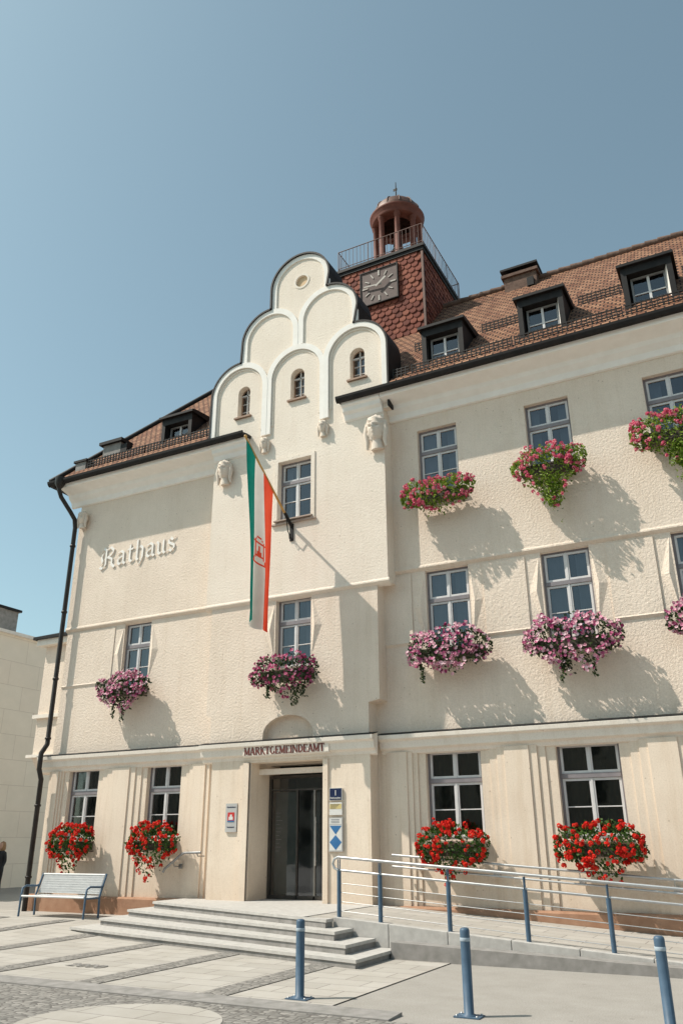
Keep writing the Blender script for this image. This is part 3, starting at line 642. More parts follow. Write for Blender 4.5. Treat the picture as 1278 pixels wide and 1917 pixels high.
# ------------------------------------------------------------------ lettering
def nibtext(b,strokes,ox,oz,sx,sz,y,k,nib,depth):
    cnt=0
    for st in strokes:
        for p,q in zip(st[:-1],st[1:]):
            P=Vector((ox+p[0]*sx,oz+p[1]*sz));Q=Vector((ox+q[0]*sx,oz+q[1]*sz)); n=Vector(nib)
            c=(Q-P).x*n.y-(Q-P).y*n.x
            if abs(c)<1e-5: continue
            cnt+=1; b.polyy([(v.x,v.y) for v in (P-n,Q-n,Q+n,P+n)],y-depth-.0006*(cnt%9),y,k)
GL={'R':([[(.0,1.25),(.25,1.5),(.45,1.3),(.45,.15),(.2,-.05),(.0,.1)],[(.45,1.3),(.8,1.5),(1.05,1.25),(.95,.95),(.55,.78)],[(.6,.78),(.95,.6),(.95,.2),(1.2,-.05)],[(.18,1.1),(.08,.8),(.2,.5),(.1,.3)]],1.35),
'a':([[(.1,.85),(.35,1.0),(.55,.85),(.55,.15),(.7,0)],[(.5,.6),(.15,.45),(.12,.15),(.3,0),(.55,.18)]],.82),
't':([[(.25,1.3),(.25,.15),(.4,0),(.55,.12)],[(.05,.95),(.5,.95)]],.62),
'h':([[(.2,1.5),(.2,.1),(.3,0)],[(.2,.75),(.45,1.0),(.65,.82),(.65,.1),(.45,-.35)]],.88),
'u':([[(.05,.92),(.18,.82),(.18,.15),(.35,0),(.58,.18)],[(.58,1.0),(.58,.15),(.72,0)]],.85),
's':([[(.62,.98),(.45,.80),(.28,1.0),(.14,.85),(.14,.66),(.55,.42),(.55,.16),(.38,0),(.22,.14),(.05,.02)]],.7)}
b=MB(); tot=sum(GL[c][1] for c in "Rathaus"); sc_=2.72/tot; xx=-16.36
for i,c in enumerate("Rathaus"):
    nibtext(b,GL[c][0],xx,8.98+.02*i,sc_,.40,YW-.01,'white',(.027,.027),.022); xx+=GL[c][1]*sc_
add("facade_lettering",b.mesh("rathaus"),hall)
SL={'M':([((.12,0),(.12,1),.07),((.14,.97),(.5,.08),.16),((.5,.08),(.86,.97),.07),((.87,0),(.87,1),.17)],[.12,.87],[.1,.9],1.05),
'A':([((.1,0),(.45,1),.07),((.45,1),(.82,0),.17),((.24,.34),(.66,.34),.06)],[.1,.82],[],.95),
'R':([((.2,0),(.2,1),.17),((.2,.96),(.55,.96),.06),((.55,.96),(.68,.78),.12),((.68,.78),(.55,.54),.12),((.2,.52),(.55,.52),.06),((.45,.52),(.82,0),.16)],[.2,.84],[.15],.9),
'K':([((.2,0),(.2,1),.17),((.25,.45),(.75,1),.07),((.38,.6),(.82,0),.16)],[.2,.82],[.2,.76],.9),
'T':([((.42,0),(.42,1),.17),((.06,.96),(.78,.96),.07),((.06,.96),(.06,.78),.05),((.78,.96),(.78,.78),.05)],[.42],[],.84),
'G':([((.72,.85),(.45,.98),.07),((.45,.98),(.15,.7),.12),((.15,.75),(.15,.28),.17),((.15,.3),(.45,.02),.12),((.45,.03),(.75,.12),.07),((.74,.05),(.74,.42),.15)],[],[],.93),
'E':([((.2,0),(.2,1),.17),((.2,.965),(.68,.965),.06),((.2,.52),(.55,.52),.06),((.2,.035),(.7,.035),.06),((.68,.97),(.68,.8),.05),((.7,.03),(.7,.22),.05)],[],[],.8),
'I':([((.2,0),(.2,1),.17)],[.2],[.2],.42),
'N':([((.13,0),(.13,1),.07),((.13,.97),(.78,.04),.17),((.79,.0),(.79,1),.07)],[.13],[.1,.79],.93),
'D':([((.2,0),(.2,1),.17),((.2,.965),(.5,.965),.06),((.5,.96),(.77,.7),.11),((.77,.74),(.77,.28),.16),((.77,.3),(.5,.04),.11),((.5,.035),(.2,.035),.06)],[],[],.93)}
word="MARKTGEMEINDEAMT"; tot=sum(SL[c][3] for c in word); X0,X1=-10.80,-8.72; H=.165; s=(X1-X0)/tot
b=MB(); xx=X0; cnt=0
for c in word:
    st,fe,tp,wd=SL[c]
    segs=list(st)+[((f-.13,.02),(f+.13,.02),.05) for f in fe]+[((f-.12,.98),(f+.12,.98),.05) for f in tp]
    for p,q,w in segs:
        P=Vector((xx+p[0]*s,3.515+p[1]*H));Q=Vector((xx+q[0]*s,3.515+q[1]*H)); d=(Q-P).normalized(); n=Vector((-d.y,d.x))*w*s*.55; cnt+=1
        b.polyy([(v.x,v.y) for v in (P-n,Q-n,Q+n,P+n)],-.116-.0005*(cnt%11),-.10,'sign')
    xx+=wd*s
add("entrance_lettering",b.mesh("markt"),hall)
def textmesh(t,size,k,depth=.002,align='CENTER'):
    cu=bpy.data.curves.new("t",'FONT'); cu.body=t; cu.size=size; cu.extrude=depth; cu.align_x=align; cu.offset=size*.012
    o=bpy.data.objects.new("tmp",cu); COL.objects.link(o); dg=bpy.context.evaluated_depsgraph_get(); me=bpy.data.meshes.new_from_object(o.evaluated_get(dg))
    bpy.data.objects.remove(o); bpy.data.curves.remove(cu); me.materials.clear(); me.materials.append(M[k])
    for p in me.polygons: p.material_index=0
    return me
RX=(math.radians(90),0,0)
g=empty("sign",(-11.16,.01,2.2),"pale grey office plaque with red coat of arms beside door","sign")
b=MB(); b.box(-.15,.15,-.012,.03,-.30,.30,'tgrey'); add("plaque_board",b.mesh("pl"),g,local=True)
b=MB(); b.box(-.09,.09,-.016,-.013,-.09,.11,'tred'); b.polyy([(-.055,-.045),(.055,-.045),(.055,.02),(.028,.02),(.028,.065),(-.028,.065),(-.028,.02),(-.055,.02)],-.019,-.0165,'twhite'); b.box(-.09,.09,-.0195,-.0165,-.09,-.06,'tblue'); add("emblem",b.mesh("em"),g,local=True)
add("sign_text",textmesh("Gemeindeamt",.042,'tnavy'),g,(0,-.014,.21),True,RX); add("sign_text",textmesh("Standesamt",.042,'tnavy'),g,(0,-.014,-.21),True,RX)
g=empty("sign",(-8.5,.0,2.62),"dark blue enamel house number plate reading 1","sign")
b=MB(); b.box(-.15,.15,-.01,.03,-.12,.13,'twhite'); b.box(-.14,.14,-.014,-.0101,-.11,.12,'tnavy'); add("plaque_board",b.mesh("pl"),g,local=True)
add("sign_text",textmesh("1",.15,'twhite'),g,(0,-.016,-.02),True,RX); add("sign_text",textmesh("Rathausplatz",.05,'twhite'),g,(0,-.016,-.085),True,RX)
g=empty("sign",(-8.5,.0,2.33),"small yellow and white notice plate on plaster","sign")
b=MB(); b.box(-.15,.15,-.01,.03,-.12,.13,'twhite'); b.box(-.14,.14,-.013,-.0101,.0,.10,'tyel')
for i in range(4): b.box(-.12,.10-.03*i,-.0150,-.0131,.085-.024*i,.092-.024*i,'tnavy')
add("plaque_board",b.mesh("pl"),g,local=True)
g=empty("sign",(-8.5,.0,1.83),"blue and white shield emblem plate beneath a white caption","sign")
b=MB(); b.box(-.16,.16,-.01,.03,-.33,.33,'tgrey'); b.box(-.14,.14,-.013,-.0101,.20,.31,'twhite'); b.box(-.14,.14,-.013,-.0101,-.31,.18,'twhite')
b.polyy([(0,.0),(.14,.17),(-.14,.17)],-.016,-.0131,'tblue'); b.polyy([(0,-.01),(.14,-.15),(0,-.30),(-.14,-.15)],-.016,-.0131,'tblue')
for i in range(3): b.box(-.11,.09,-.0152,-.0131,.285-.03*i,.293-.03*i,'tnavy')
add("plaque_board",b.mesh("pl"),g,local=True)
# ------------------------------------------------------------------ flag
tip=Vector((-9.86,-1.95,10.58)); base=Vector((-9.71,-.03,8.93))
g=empty("flag",tuple(base),"green white red municipal flag hanging from slanted wooden pole","flag")
b=MB(); b.tube([base,tip],[.03,.024],'wood',10); n0=len(b.v); b.lathe([(0,0.06),(.035,.04),(.04,.0),(.0,-.03)],'wood',10,(tip.x,tip.y))
for i in range(n0,len(b.v)): b.v[i]=(b.v[i][0],b.v[i][1],b.v[i][2]+tip.z)
add("flag_pole",b.mesh("pole"),g)
b=MB(); b.box(-9.76,-9.66,-.03,-.001,8.55,9.0,'metal'); b.tube([(-9.71,-.02,8.6),(-9.71,-.2,8.75),(-9.715,-.28,9.1)],.014,'metal',6); b.tube([(-9.71,-.02,8.93),(-9.72,-.34,9.19)],.042,'metal',10); b.tube([(-9.71,-.02,8.6),(-9.71,-.12,8.58),(-9.71,-.14,8.68),(-9.71,-.06,8.7)],.01,'metal',6)
add("pole_bracket",b.mesh("bracket"),g)
nu,nv=60,180; vs=[]
emb=[".....###.....","....#...#....","...#.....#...","..#########..","...#.....#...","...#..#..#...","...#..#..#...","...#..#..#...","...#.###.#...","...#.###.#...","...#######...","...#.....#...","..#.......#..","..#.......#..",".###########."]
for j in range(nv+1):
    t=j/nv
    for i in range(nu+1):
        s=i/nu
        P=tip.lerp(base,.02+.58*s)
        yb=-1.56+.70*s; zb=6.22-.16*s+.05*math.sin(s*9)
        e=min(1,t*1.3); e=e*e*(3-2*e)
        y=P.y+(yb-P.y)*e; z=P.z+(zb-P.z)*t
        x=P.x+ (.015+.08*t)*math.sin(s*11+t*1.5+.6*math.sin(t*5)) +.05*t*math.sin(s*4-t*3)
        vs.append((x,y,z))
fs=[[],[],[]]
for j in range(nv):
    for i in range(nu):
        s=(i+.5)/nu; t=(j+.5)/nv; k=0 if s<.33 else (1 if s<.62 else 2)
        ex=int((s-.27)/.40*13) if s>=.27 else -1; ey=int((t-.46)/.17*15) if t>=.46 else -1
        if 0<=ex<13 and 0<=ey<15 and emb[ey][ex]=='#': k=2
        fs[k].append((j*(nu+1)+i,j*(nu+1)+i+1,(j+1)*(nu+1)+i+1,(j+1)*(nu+1)+i))
me=bpy.data.meshes.new("cloth"); allf=[(f,k) for k in range(3) for f in fs[k]]
me.from_pydata(vs,[],[f for f,k in allf])
for k in ('fg','fw','fr'):
    mt=M[k]; nt=mt.node_tree; bs=nt.nodes["Principled BSDF"]; out=nt.nodes["Material Output"]; tr=N(nt,"ShaderNodeBsdfTranslucent"); mx=N(nt,"ShaderNodeMixShader"); mx.inputs[0].default_value=.4
    nt.links.new(bs.inputs["Base Color"].links[0].from_socket,tr.inputs["Color"]); nt.links.new(bs.outputs[0],mx.inputs[1]); nt.links.new(tr.outputs[0],mx.inputs[2]); nt.links.new(mx.outputs[0],out.inputs["Surface"])
    me.materials.append(mt)
for p,(f,k) in zip(me.polygons,allf): p.material_index=k; p.use_smooth=True
add("flag_cloth",me,g)
# ------------------------------------------------------------------ flower boxes
def flowers(x,y,z,w,kind,drape=.35,cx0=0,hup=.3,label="",seed=1,trail=0,grp="flower boxes under the windows"):
    rnd=random.Random(seed)
    g=empty("flower_box",(x,y,z),label,"flower box",grp)
    b=MB(); b.box(-w*.36,w*.36,-.14,.12,-.2,0,'planter'); b.box(-w*.365,w*.365,-.15,.13,-.03,.01,'planter')
    for s in (-1,1): b.box(s*w*.28-.015,s*w*.28+.015,-.12,.26,-.235,-.205,'planter')
    add("planter",b.mesh("planter"),g,local=True)
    leafk={'A':'leafA','B':'leafB','C':'leafC','D':'leafB'}[kind]; blk={'A':'blA','B':'blB','C':'blC','D':'blD'}[kind]
    def surf(t,phi,r):
        e=math.sqrt(max(0,1-abs(t)**2.4))
        nz=noise.noise(Vector((t*2.6+seed*7.1,phi*1.3,seed)))*.42+noise.noise(Vector((t*7+seed,phi*3,seed*3)))*.26
        rr=(1+nz)*r
        if math.sin(phi)>0: h=(hup*e+.05)*rr
        else: h=((.30*e+.06)+drape*math.exp(-((t-cx0)/.38)**2))*rr
        yy=-(.12+.22*e)*math.cos(phi)*rr
        return Vector((t*w/2*(.94+.14*nz), yy-.04, h*math.sin(phi)-.04))
    lf=MB(); nl=1500 if kind!='A' else 2000
    def leaf(c,sz):
        d=Vector((rnd.gauss(0,1),rnd.gauss(-.7,.8),rnd.gauss(.3,.9))).normalized()
        a=d.cross(Vector((rnd.random(),rnd.random(),rnd.random()+.1))).normalized(); q=d.cross(a)
        lf.face([c-a*sz*.9,c-q*sz*.45-a*sz*.15,c+a*sz*.7,c+q*sz*.5-a*sz*.15],leafk)
    for i in range(nl):
        t=rnd.uniform(-1,1); phi=rnd.uniform(-1.5,1.9); leaf(surf(t,phi,rnd.uniform(.55,1.04)),rnd.uniform(.028,.058))
    if kind in 'A' and drape>.4:
        for i in range(900):
            q=rnd.random(); zz=-.3-q*(drape*.95); leaf(Vector((cx0*w/2+rnd.gauss(0,.17*(1-q*.7)),-.18+rnd.gauss(0,.07),zz)),rnd.uniform(.03,.055))
    for tr in range(trail):
        tx=rnd.uniform(-.35,.35)*w+cx0*.2; ln=rnd.uniform(.3,.6); sw=rnd.uniform(-.12,.12)
        for i in range(70):
            q=i/70; leaf(Vector((tx+sw*math.sin(q*2)+rnd.gauss(0,.03),-.2+rnd.gauss(0,.03),-.3-q*ln)),rnd.uniform(.03,.055))
    add("foliage",lf.mesh("foliage",False),g,local=True)
    bl=MB()
    def disc(c,d,r):
        a=d.cross(Vector((0.3,.2,1))).normalized(); q=d.cross(a); ph=rnd.random()*6
        pts=[c+(a*math.cos(ph+2*math.pi*i/5)+q*math.sin(ph+2*math.pi*i/5))*r for i in range(5)]
        bl.raw(pts+[c-d*r*.35],[(i,(i+1)%5,5) for i in range(5)],blk)
    if kind in 'BD':
        n=600 if kind=='B' else 300
        for i in range(n):
            t=rnd.uniform(-.98,.98); phi=rnd.uniform(-1.35,1.6)
            if noise.noise(Vector((t*3+seed,phi*2,seed+5)))<-.18 : continue
            c=surf(t,phi,rnd.uniform(.98,1.16)); d=Vector((rnd.gauss(0,.5),-1,rnd.gauss(.35,.5))).normalized(); disc(c,d,rnd.uniform(.028,.046))
    else:
        n=210
        for i in range(n):
            t=rnd.uniform(-.97,.97); phi=rnd.uniform(-1.3,1.7)
            if noise.noise(Vector((t*3+seed,phi*2,seed+5)))<-.15: continue
            if kind=='A' and abs(t-cx0)<.3 and phi<.1 and drape>.4 and rnd.random()<.9: continue
            c=surf(t,phi,rnd.uniform(.98,1.16)); R_=rnd.uniform(.035,.058)
            for k in range(16):
                d=Vector((rnd.gauss(0,1),rnd.gauss(-.5,1),rnd.gauss(.2,1))).normalized(); disc(c+d*R_*.8,d,R_*.42)
    add("blossoms",bl.mesh("blossoms",False),g,local=True)
YF=.10
flowers(-5.88,YF,9.10,1.90,'A',.16,0,.34,"window box of coral pink geraniums with yellow-green leaves",11)
flowers(-3.30,YF,9.22,1.68,'A',.75,.05,.40,"window box of pink geraniums with long green trailing plant",12)
flowers(-.75,YF,9.40,1.75,'A',.55,.1,.44,"window box of crimson geraniums spilling yellow-green foliage",13)
flowers(-5.83,YF+.1,5.50,2.0,'B',.14,.1,.38,"window box of lilac and pink petunias",14,1)
flowers(-3.24,YF+.1,5.42,2.08,'B',.30,.15,.44,"window box of lilac petunias with dark trailing vines",15,4)
flowers(-.55,YF+.1,5.55,1.95,'B',.2,0,.42,"window box of pale purple petunias",16,2)
flowers(-14.78,YF+.1,5.44,1.75,'B',.16,0,.34,"window box of lilac petunias with short trails",17,2)
flowers(-9.66,-.2,5.30,1.85,'D',.2,0,.38,"window box of deep magenta petunias with drooping stems",18,4)
flowers(-5.98,YF+.05,1.62,1.55,'C',.25,.0,.38,"window box overflowing with scarlet geraniums",19)
flowers(-3.16,YF+.05,1.62,1.72,'C',.25,.1,.35,"window box overflowing with scarlet geraniums",20)
flowers(-15.95,YF+.05,1.72,1.45,'C',.40,.0,.36,"window box of scarlet geraniums tapering downward",21)
flowers(-13.38,YF+.05,1.72,1.5,'C',.48,.0,.36,"window box of scarlet geraniums tapering downward",22)
for i,(x,z) in enumerate(((1.9,9.3),(2.0,5.5),(-.5,1.7))): flowers(x,YF+.05,z,1.6,'ABC'[i],.25,0,.35,"window box of mixed summer flowers",30+i)
# ------------------------------------------------------------------ ground
def gz(x,y):
    def ss(v): v=max(0,min(1,v)); return v*v*(3-2*v)
    return .11*ss((-11.5-x)/3)*ss((y+6)/5)
b=MB(); xs=[-260,-120,-60,-40]+[-30+i for i in range(0,36)]+[8,12,30,60,120,260]; ys=[-260,-100,-40,-20]+[-12+i*.75 for i in range(0,30)]+[12,20,40,100,260]
vs=[(x,y,gz(x,y)) for y in ys for x in xs]; nx=len(xs)
b.raw(vs,[(j*nx+i,j*nx+i+1,(j+1)*nx+i+1,(j+1)*nx+i) for j in range(len(ys)-1) for i in range(nx-1)],'ground',True)
o=add("ground",b.mesh("ground")); o["kind"]="structure"; o["label"]="pale asphalt town square ground"
def sheet(name,x0,x1,y0,y1,dz,k,step=.75):
    b=MB(); nx=max(1,int((x1-x0)/step)); ny=max(1,int((y1-y0)/step))
    vs=[(x0+(x1-x0)*i/nx,y0+(y1-y0)*j/ny,gz(x0+(x1-x0)*i/nx,y0+(y1-y0)*j/ny)+dz) for j in range(ny+1) for i in range(nx+1)]
    b.raw(vs,[(j*(nx+1)+i,j*(nx+1)+i+1,(j+1)*(nx+1)+i+1,(j+1)*(nx+1)+i) for j in range(ny) for i in range(nx)],k,True)
    o=add(name,b.mesh(name)); o["kind"]="structure"; return o
sheet("slab_pavement",-24,-4.9,-7.0,.3,.012,'slab')
for x in (-6.5,-8.5,-10.5,-12.5,-14.5,-16.5): sheet("cobble_strip",x-.20,x+.20,-7.0,-2.2 if x>-13.5 else -1.2,.02,'cobble',.4)
sheet("cobble_road",-24,-2.4,-14,-7.35,.006,'cobble')
b=MB(); b.prof([(-7.35,-.02),(-7.35,.02),(-7.0,.035),(-7.0,-.02)],-24,-4.0,'granited'); o=add("kerb",b.mesh("kerb")); o["kind"]="structure"
b=MB(); n=48; b.face([(-6.4+1.05*math.cos(2*math.pi*i/n),-8.65+1.05*math.sin(2*math.pi*i/n),.012) for i in range(n)],'slab'); o=add("round_paving_inlay",b.mesh("disc",False)); o["kind"]="structure"
o=add("pavement_numerals",textmesh("2000",.34,'granited',.002),None,(-9.6,-5.85,gz(-9.6,-5.8)+.022)); o["kind"]="structure"
# ------------------------------------------------------------------ stairs and ramp
g=empty("entrance_steps",(-9.7,-2,0),"four broad pale granite steps up to the entrance landing","steps")
Lc=[(-12.5,-.80,.52,-7.05,-3.1),(-12.75,-1.30,.39,-6.68,-3.5),(-13.0,-1.85,.26,-6.28,-3.9),(-13.25,-2.4,.13,-5.9,-4.32)]
for i,(xl,yl,z,xr,yr) in enumerate(Lc):
    b=MB(); yb=.285+.001*i; e=.025
    b.polyz([(xl,yl),(xr,yr),(xr,-2.86),(-7.63,-2.86),(-7.63,yb),(xl,yb)],(z-.13 if i<3 else -.05),z-.047,'granited')
    b.polyz([(xl-e,yl-e),(xr+e,yr-e),(xr+e,-2.87),(-7.63,-2.87),(-7.63,yb),(xl-e,yb)],z-.045,z,'granite')
    o=add("step",b.mesh("step"),g)
b=MB(); b.box(-10.69,-8.85,.29,2.3,.3,.518,'granite'); add("threshold",b.mesh("threshold"),g)
g=empty("ramp",(-4,-1.4,0),"sloping granite access ramp with kerb along the facade","ramp")
def rampz(x,y=0): return max(.03,.51-(x+7.6)*.0725)
b=MB(); b.polyz([(-7.615,-2.65),(0.2,-2.65),(0.2,.29),(-7.615,.29)],-.05,lambda x,y:rampz(x),'slab'); add("ramp_surface",b.mesh("ramp"),g)
xa=-7.04
while xa<.2:
    xb=min(xa+1.0,.2); b=MB(); b.polyz([(xa+.004,-2.85),(xb-.004,-2.85),(xb-.004,-2.652),(xa+.004,-2.652)],-.05,lambda x,y:rampz(x)+.07,'granite'); o=add("kerb_stone",b.mesh("rk"),g); bevel(o,.01); xa+=1.0
b=MB(); b.polyz([(-5.87,-3.15),(.6,-3.15),(.6,-2.853),(-5.87,-2.853)],-.05,lambda x,y:max(.05,rampz(x)-.14),'granited'); add("ramp_footing",b.mesh("rk2"),g)
g=empty("ramp_railing",(-4,-2.75,0),"steel tube handrails on blue posts beside the ramp","railing")
px=[-6.98,-6.22,-5.03,-3.8,-2.58,-1.36,-.14]
for x in px:
    b=MB(); z=rampz(x)+.05; b.tube([(x,-2.75,z),(x,-2.75,z+.72)],.036,'blue',10)
    b.lathe([(.07,z-.01),(.07,z+.015),(.034,z+.02)],'blue',12,(x,-2.75))
    for s in (-1,1): b.tube([(x,-2.75,z+.7),(x,-2.75+s*.03,z+.76),(x,-2.75+s*.035,z+.9)],.011,'blue',6)
    add("railing_post",b.mesh("post"),g)
hz=lambda x:rampz(x)+.98
xs_=[-7.0+.5*i for i in range(15)]
b=MB(); b.tube([(x,-2.75,hz(x)) for x in xs_],.024,'steel'); b.tube([(x,-2.75,hz(x)-.2) for x in xs_],.02,'steel')
b.tube([(-7.0,-2.75,hz(-7)),(-7.07,-2.75,hz(-7)-.03),(-7.10,-2.75,hz(-7)-.1),(-7.07,-2.75,hz(-7)-.17),(-7.0,-2.75,hz(-7)-.2)],.022,'steel')
add("handrail",b.mesh("hr"),g)
for q in (.16,.30,.44,.58):
    b=MB(); b.tube([(x,-2.75,rampz(x)+q) for x in xs_],.007,'steel',6); add("railing_cable",b.mesh("cable"),g)
g=empty("wall_handrail",(-4,.1,0),"steel handrail bracketed along the facade above the ramp","railing")
b=MB(); yy=.16
b.tube([(-7.3+.5*i,yy,rampz(-7.3+.5*i)+.95) for i in range(15)],.024,'steel'); b.tube([(-7.3+.5*i,yy,rampz(-7.3+.5*i)+.74) for i in range(15)],.02,'steel')
add("handrail",b.mesh("whr"),g)
for x in (-6.8,-5.2,-3.6,-2.0,-.4):
    b=MB(); b.box(x-.05,x+.05,.28,.42,rampz(x)+.72,rampz(x)+.84,'tgrey'); b.tube([(x,.3,rampz(x)+.78),(x,yy,rampz(x)+.78),(x,yy,rampz(x)+.93)],.01,'steel',6); add("rail_bracket",b.mesh("rb"),g)
g=empty("wall_handrail",(-12.6,.1,0),"short bent steel handrail mounted on the wall beside the steps","railing")
b=MB(); b.tube([(-13.02,.06,1.06),(-12.98,.06,1.13),(-12.52,.06,1.44),(-12.44,.06,1.47),(-11.98,.06,1.48)],.028,'dsteel'); b.tube([(-12.75,.06,1.27),(-12.75,.12,1.18),(-12.75,.33,1.18)],.014,'dsteel',6); b.tube([(-12.1,.06,1.47),(-12.1,.12,1.40),(-12.1,.35,1.40)],.014,'dsteel',6); b.box(-12.79,-12.71,.32,.37,1.13,1.23,'dsteel')
add("handrail",b.mesh("shr"),g)
# ------------------------------------------------------------------ bollards
b=MB(); b.lathe([(.085,0),(.085,.015),(.052,.03),(.052,.70)],'blue',20); b.lathe([(.053,.70),(.055,.705),(.055,.73),(.053,.735)],'band',20); b.lathe([(.052,.735),(.052,.80),(.046,.82),(.03,.828),(0,.83)],'blue',20)
b.box(-.14,.14,-.10,.10,.0,.012,'blue'); pm_=b.mesh("bollard_post")
b=MB()
for sx in(-.11,.11):
    for sy in(-.075,.075): b.lathe([(.013,.012),(.013,.024),(0,.027)],'steel',6,(sx,sy))
bolt=b.mesh("bolts")
for i,(x,y) in enumerate(((-5.43,-6.68),(-3.35,-6.75),(-1.37,-6.72),(.7,-6.7))):
    g=empty("bollard",(x,y,.012 if x<-4.9 else .002),"slim blue steel bollard with pale reflective band","bollard","bollards along the square")
    add("bollard_post",pm_,g,local=True); add("anchor_bolts",bolt,g,local=True)
# ------------------------------------------------------------------ bench
bx_,by_=-15.3,-.75; g=empty("park_bench",(bx_,by_,gz(bx_,by_)+.012),"pale metal bench with blue-grey legs and curved armrests","bench")
def meshsheet(b,pts,th=.012):
    n=len(pts); vs=[]
    for x in (-.95,.95):
        vs+=[(x,p[0],p[1]) for p in pts]
    b.raw(vs,[(i,i+1,n+i+1,n+i) for i in range(n-1)],'slat',True)
    for i in range(76):
        x=-.94+i*.025; b.tube([(x,p[0]-.002,p[1]+.006) for p in pts],.0045,'slat',4,False)
    for p in pts: b.tube([(-.95,p[0],p[1]+.004),(.95,p[0],p[1]+.004)],.006,'slat',4)
b=MB(); sp=[(-.25+.06*i,.44-.025*math.sin(i/8*math.pi)) for i in range(9)]; meshsheet(b,sp); b.tube([(-.97,-.25,.43),(.97,-.25,.43)],.022,'slat',8)
add("seat",b.mesh("seat",False),g,local=True)
b=MB(); sp=[(.24+.12*(i/8)**1.2,.48+.05*i) for i in range(9)]; meshsheet(b,sp); b.tube([(-.97,.36,.88),(.97,.36,.88)],.022,'slat',8)
add("backrest",b.mesh("back",False),g,local=True)
lm=MB(); lm.tube([(0,-.25,0),(0,-.24,.42),(0,-.22,.60),(0,-.12,.645),(0,.2,.63),(0,.3,.66)],.024,'blue',8); lm.tube([(0,.22,0),(0,.2,.42),(0,.26,.6),(0,.37,.9)],.024,'blue',8); lm.tube([(0,-.24,.41),(0,.21,.41)],.02,'blue',8); lme=lm.mesh("leg")
for s in (-1,1): add("leg",lme,g,(s*1.0,0,0),True)
# ------------------------------------------------------------------ neighbour buildings
g=empty("neighbouring_building",(-30,8,0),"pale panel-clad flat-roofed building with dark roof edge","building")
b=MB(); b.box(-42,-27,-1,26,-.1,9.6,'panelwall'); add("wall",b.mesh("nb"),g)
b=MB(); b.box(-42.2,-26.85,-1.2,26.2,9.6,9.72,'white'); add("roof",b.mesh("nbr"),g)
b=MB(); b.box(-29.2,-28.0,6.5,7.6,9.72,10.9,'granited'); b.box(-29.3,-27.9,6.4,7.7,10.9,11.0,'metal'); b.tube([(-28.2,6.6,11),(-28.2,6.6,11.5)],.03,'metal',6); add("chimney",b.mesh("nbc"),g)
b=MB(); b.box(-29.0,-22.0,26.3,34,-.1,9.2,'granited'); b.prof([(26.25,9.2),(26.25,9.35),(30,10.4),(34.2,9.2)],-29.2,-21.8,'metal'); add("rear_wing",b.mesh("nbw"),g)
xx=-58  # unseen row, added to cut low sky fill and darken pane reflections
for i,(w_,h_,hr) in enumerate(((13,9,4),(15,11,4.5),(12,8.5,4),(16,11.5,4.5),(13,9.5,4),(15,10.5,4),(12,9,4.5),(16,11,4))):
    g=empty("unseen_townhouse",(xx+w_/2,-42,0),"unseen rendered house with tiled pitched roof and dark windows, added to block low sky light","building","unseen townhouses added across the square")
    b=MB(); b.box(xx,xx+w_-.02,-52,-42,-.1,h_,'opp'); add("wall",b.mesh("tw"),g)
    b=MB(); b.prof([(-52.4,h_),(-47,h_+hr),(-41.6,h_),(-41.6,h_-.15),(-52.4,h_-.15)],xx,xx+w_-.02,'brick'); add("roof",b.mesh("tr"),g)
    n=int(w_/2.6)
    for fl in range(int(h_/3.1)):
        for j in range(n):
            x=xx+1.2+j*(w_-2.4)/max(1,n-1)-.5; z=1.1+fl*3.0
            b=MB(); b.box(x,x+1.0,-42.02,-41.97,z,z+1.5,'dark'); add("window",b.mesh("tww"),g)
    xx+=w_
# ------------------------------------------------------------------ person
g=empty("person",(-24.56,5.5,0),"standing person in black clothing with light brown hair","person")
def skin(name,verts,edges,rad,k,parent):
    me=bpy.data.meshes.new(name); me.from_pydata(verts,edges,[]); me.materials.append(M[k]); o=add(name,me,parent,local=True)
    md=o.modifiers.new("s","SKIN"); me.skin_vertices.new() if not me.skin_vertices else None
    for i,r in enumerate(rad): me.skin_vertices[0].data[i].radius=(r,r)
    me.skin_vertices[0].data[0].use_root=True; o.modifiers.new("ss","SUBSURF").levels=1; o.modifiers["ss"].render_levels=1
    return o
V=[(0,0,.92),(0,0,1.15),(0,-.01,1.36),(0,0,1.46),(0,-.01,1.56),(0,-.01,1.64),(.17,0,1.38),(.22,.02,1.12),(.21,-.08,.90),(.20,-.12,.80),(-.17,0,1.38),(-.22,.02,1.12),(-.21,-.06,.9),(-.2,-.09,.8),(.09,0,.86),(.10,-.02,.48),(.10,.02,.09),(.11,-.13,.04),(-.09,0,.86),(-.10,-.04,.48),(-.10,.0,.09),(-.11,-.15,.04)]
E=[(0,1),(1,2),(2,3),(3,4),(4,5),(2,6),(6,7),(7,8),(8,9),(2,10),(10,11),(11,12),(12,13),(0,14),(14,15),(15,16),(16,17),(0,18),(18,19),(19,20),(20,21)]
Rr=[.15,.12,.13,.055,.085,.08,.06,.045,.035,.035,.06,.045,.035,.035,.09,.06,.042,.035,.09,.06,.042,.035]
skin("person_body",V,E,Rr,'cloth',g)
b=MB(); b.lathe([(0,1.44),(.06,1.47),(.085,1.55),(.09,1.62),(.07,1.70),(0,1.735)],'skin',16,(0,-.025)); add("head",b.mesh("head"),g,local=True)
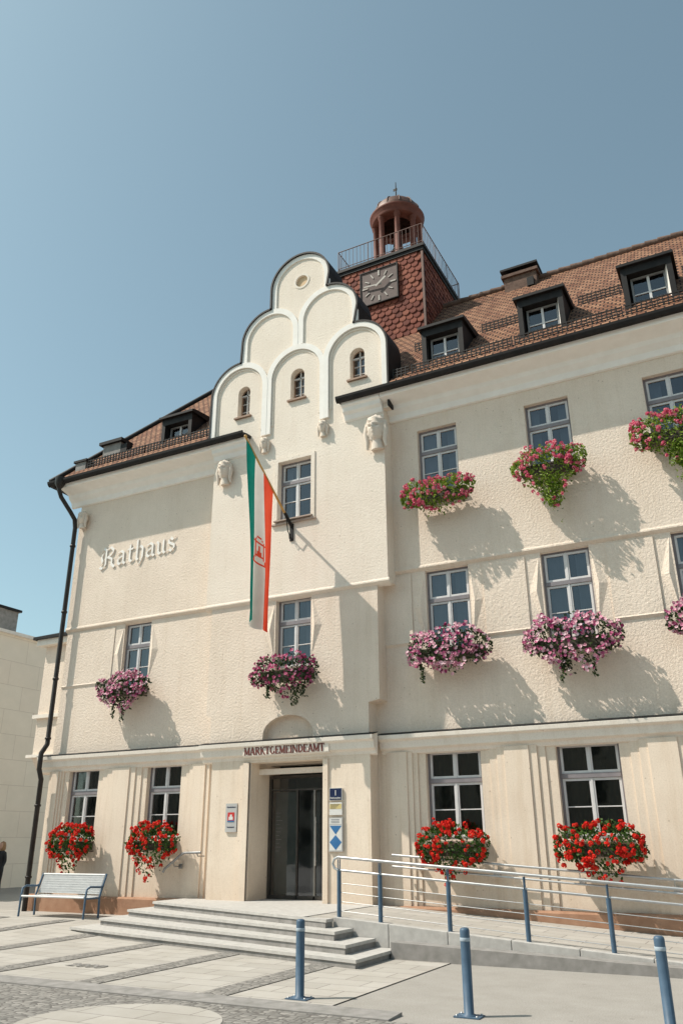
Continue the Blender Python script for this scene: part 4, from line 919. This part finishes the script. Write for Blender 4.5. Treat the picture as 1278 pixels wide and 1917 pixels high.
b=MB(); b.lathe([(.07,1.42),(.11,1.50),(.11,1.62),(.085,1.72),(0,1.76)],'hair',16,(0,.015)); add("hair",b.mesh("hair"),g,local=True)
# ------------------------------------------------------------------ light, sky, camera
AZ=math.radians(58); EL_=math.radians(53)
sv=Vector((-math.sin(AZ)*math.cos(EL_),-math.cos(AZ)*math.cos(EL_),math.sin(EL_)))
sl=bpy.data.lights.new("sun","SUN"); sl.energy=5.0; sl.angle=math.radians(.5); sl.color=(1,.92,.82)
so=bpy.data.objects.new("sun",sl); COL.objects.link(so); so.rotation_euler=sv.to_track_quat('Z','Y').to_euler(); so.location=(-20,-30,40)
wd=bpy.data.worlds.new("World"); sc.world=wd; wd.use_nodes=True; nt=wd.node_tree; bg=nt.nodes["Background"]
sk=N(nt,"ShaderNodeTexSky",sky_type='NISHITA'); sk.sun_disc=False; sk.sun_elevation=EL_
sk.sun_rotation=math.atan2(sv.x,sv.y); sk.air_density=1.0; sk.dust_density=1.6; sk.ozone_density=1.0
hs=N(nt,"ShaderNodeHueSaturation"); hs.inputs["Saturation"].default_value=.70
nt.links.new(sk.outputs[0],hs.inputs["Color"]); tint=mixc(nt,1.0,hs.outputs[0],(1.10,1.36,1.24,1),'MULTIPLY')
nt.links.new(tint,bg.inputs["Color"]); bg.inputs["Strength"].default_value=.12
f=1510.0; p=math.radians(22.2); yaw=math.radians(27.5); r=math.radians(0.3)
cp,sp=math.cos(p),math.sin(p)
F=Vector((-math.sin(yaw)*cp, math.cos(yaw)*cp, sp)); R0=Vector((math.cos(yaw),math.sin(yaw),0)); U0=R0.cross(F)
R=R0*math.cos(r)-U0*math.sin(r); U=U0*math.cos(r)+R0*math.sin(r)
cam=bpy.data.cameras.new("camera"); cam.sensor_fit='VERTICAL'; cam.sensor_height=36; cam.lens=36*f/1917; cam.clip_end=2000
co=bpy.data.objects.new("camera",cam); COL.objects.link(co)
mw=Matrix((R,U,-F)).transposed().to_4x4(); mw.translation=Vector((0,-16,1.7)); co.matrix_world=mw
sc.camera=co
sc.view_settings.view_transform='Standard'; sc.view_settings.look='None'; sc.view_settings.exposure=0
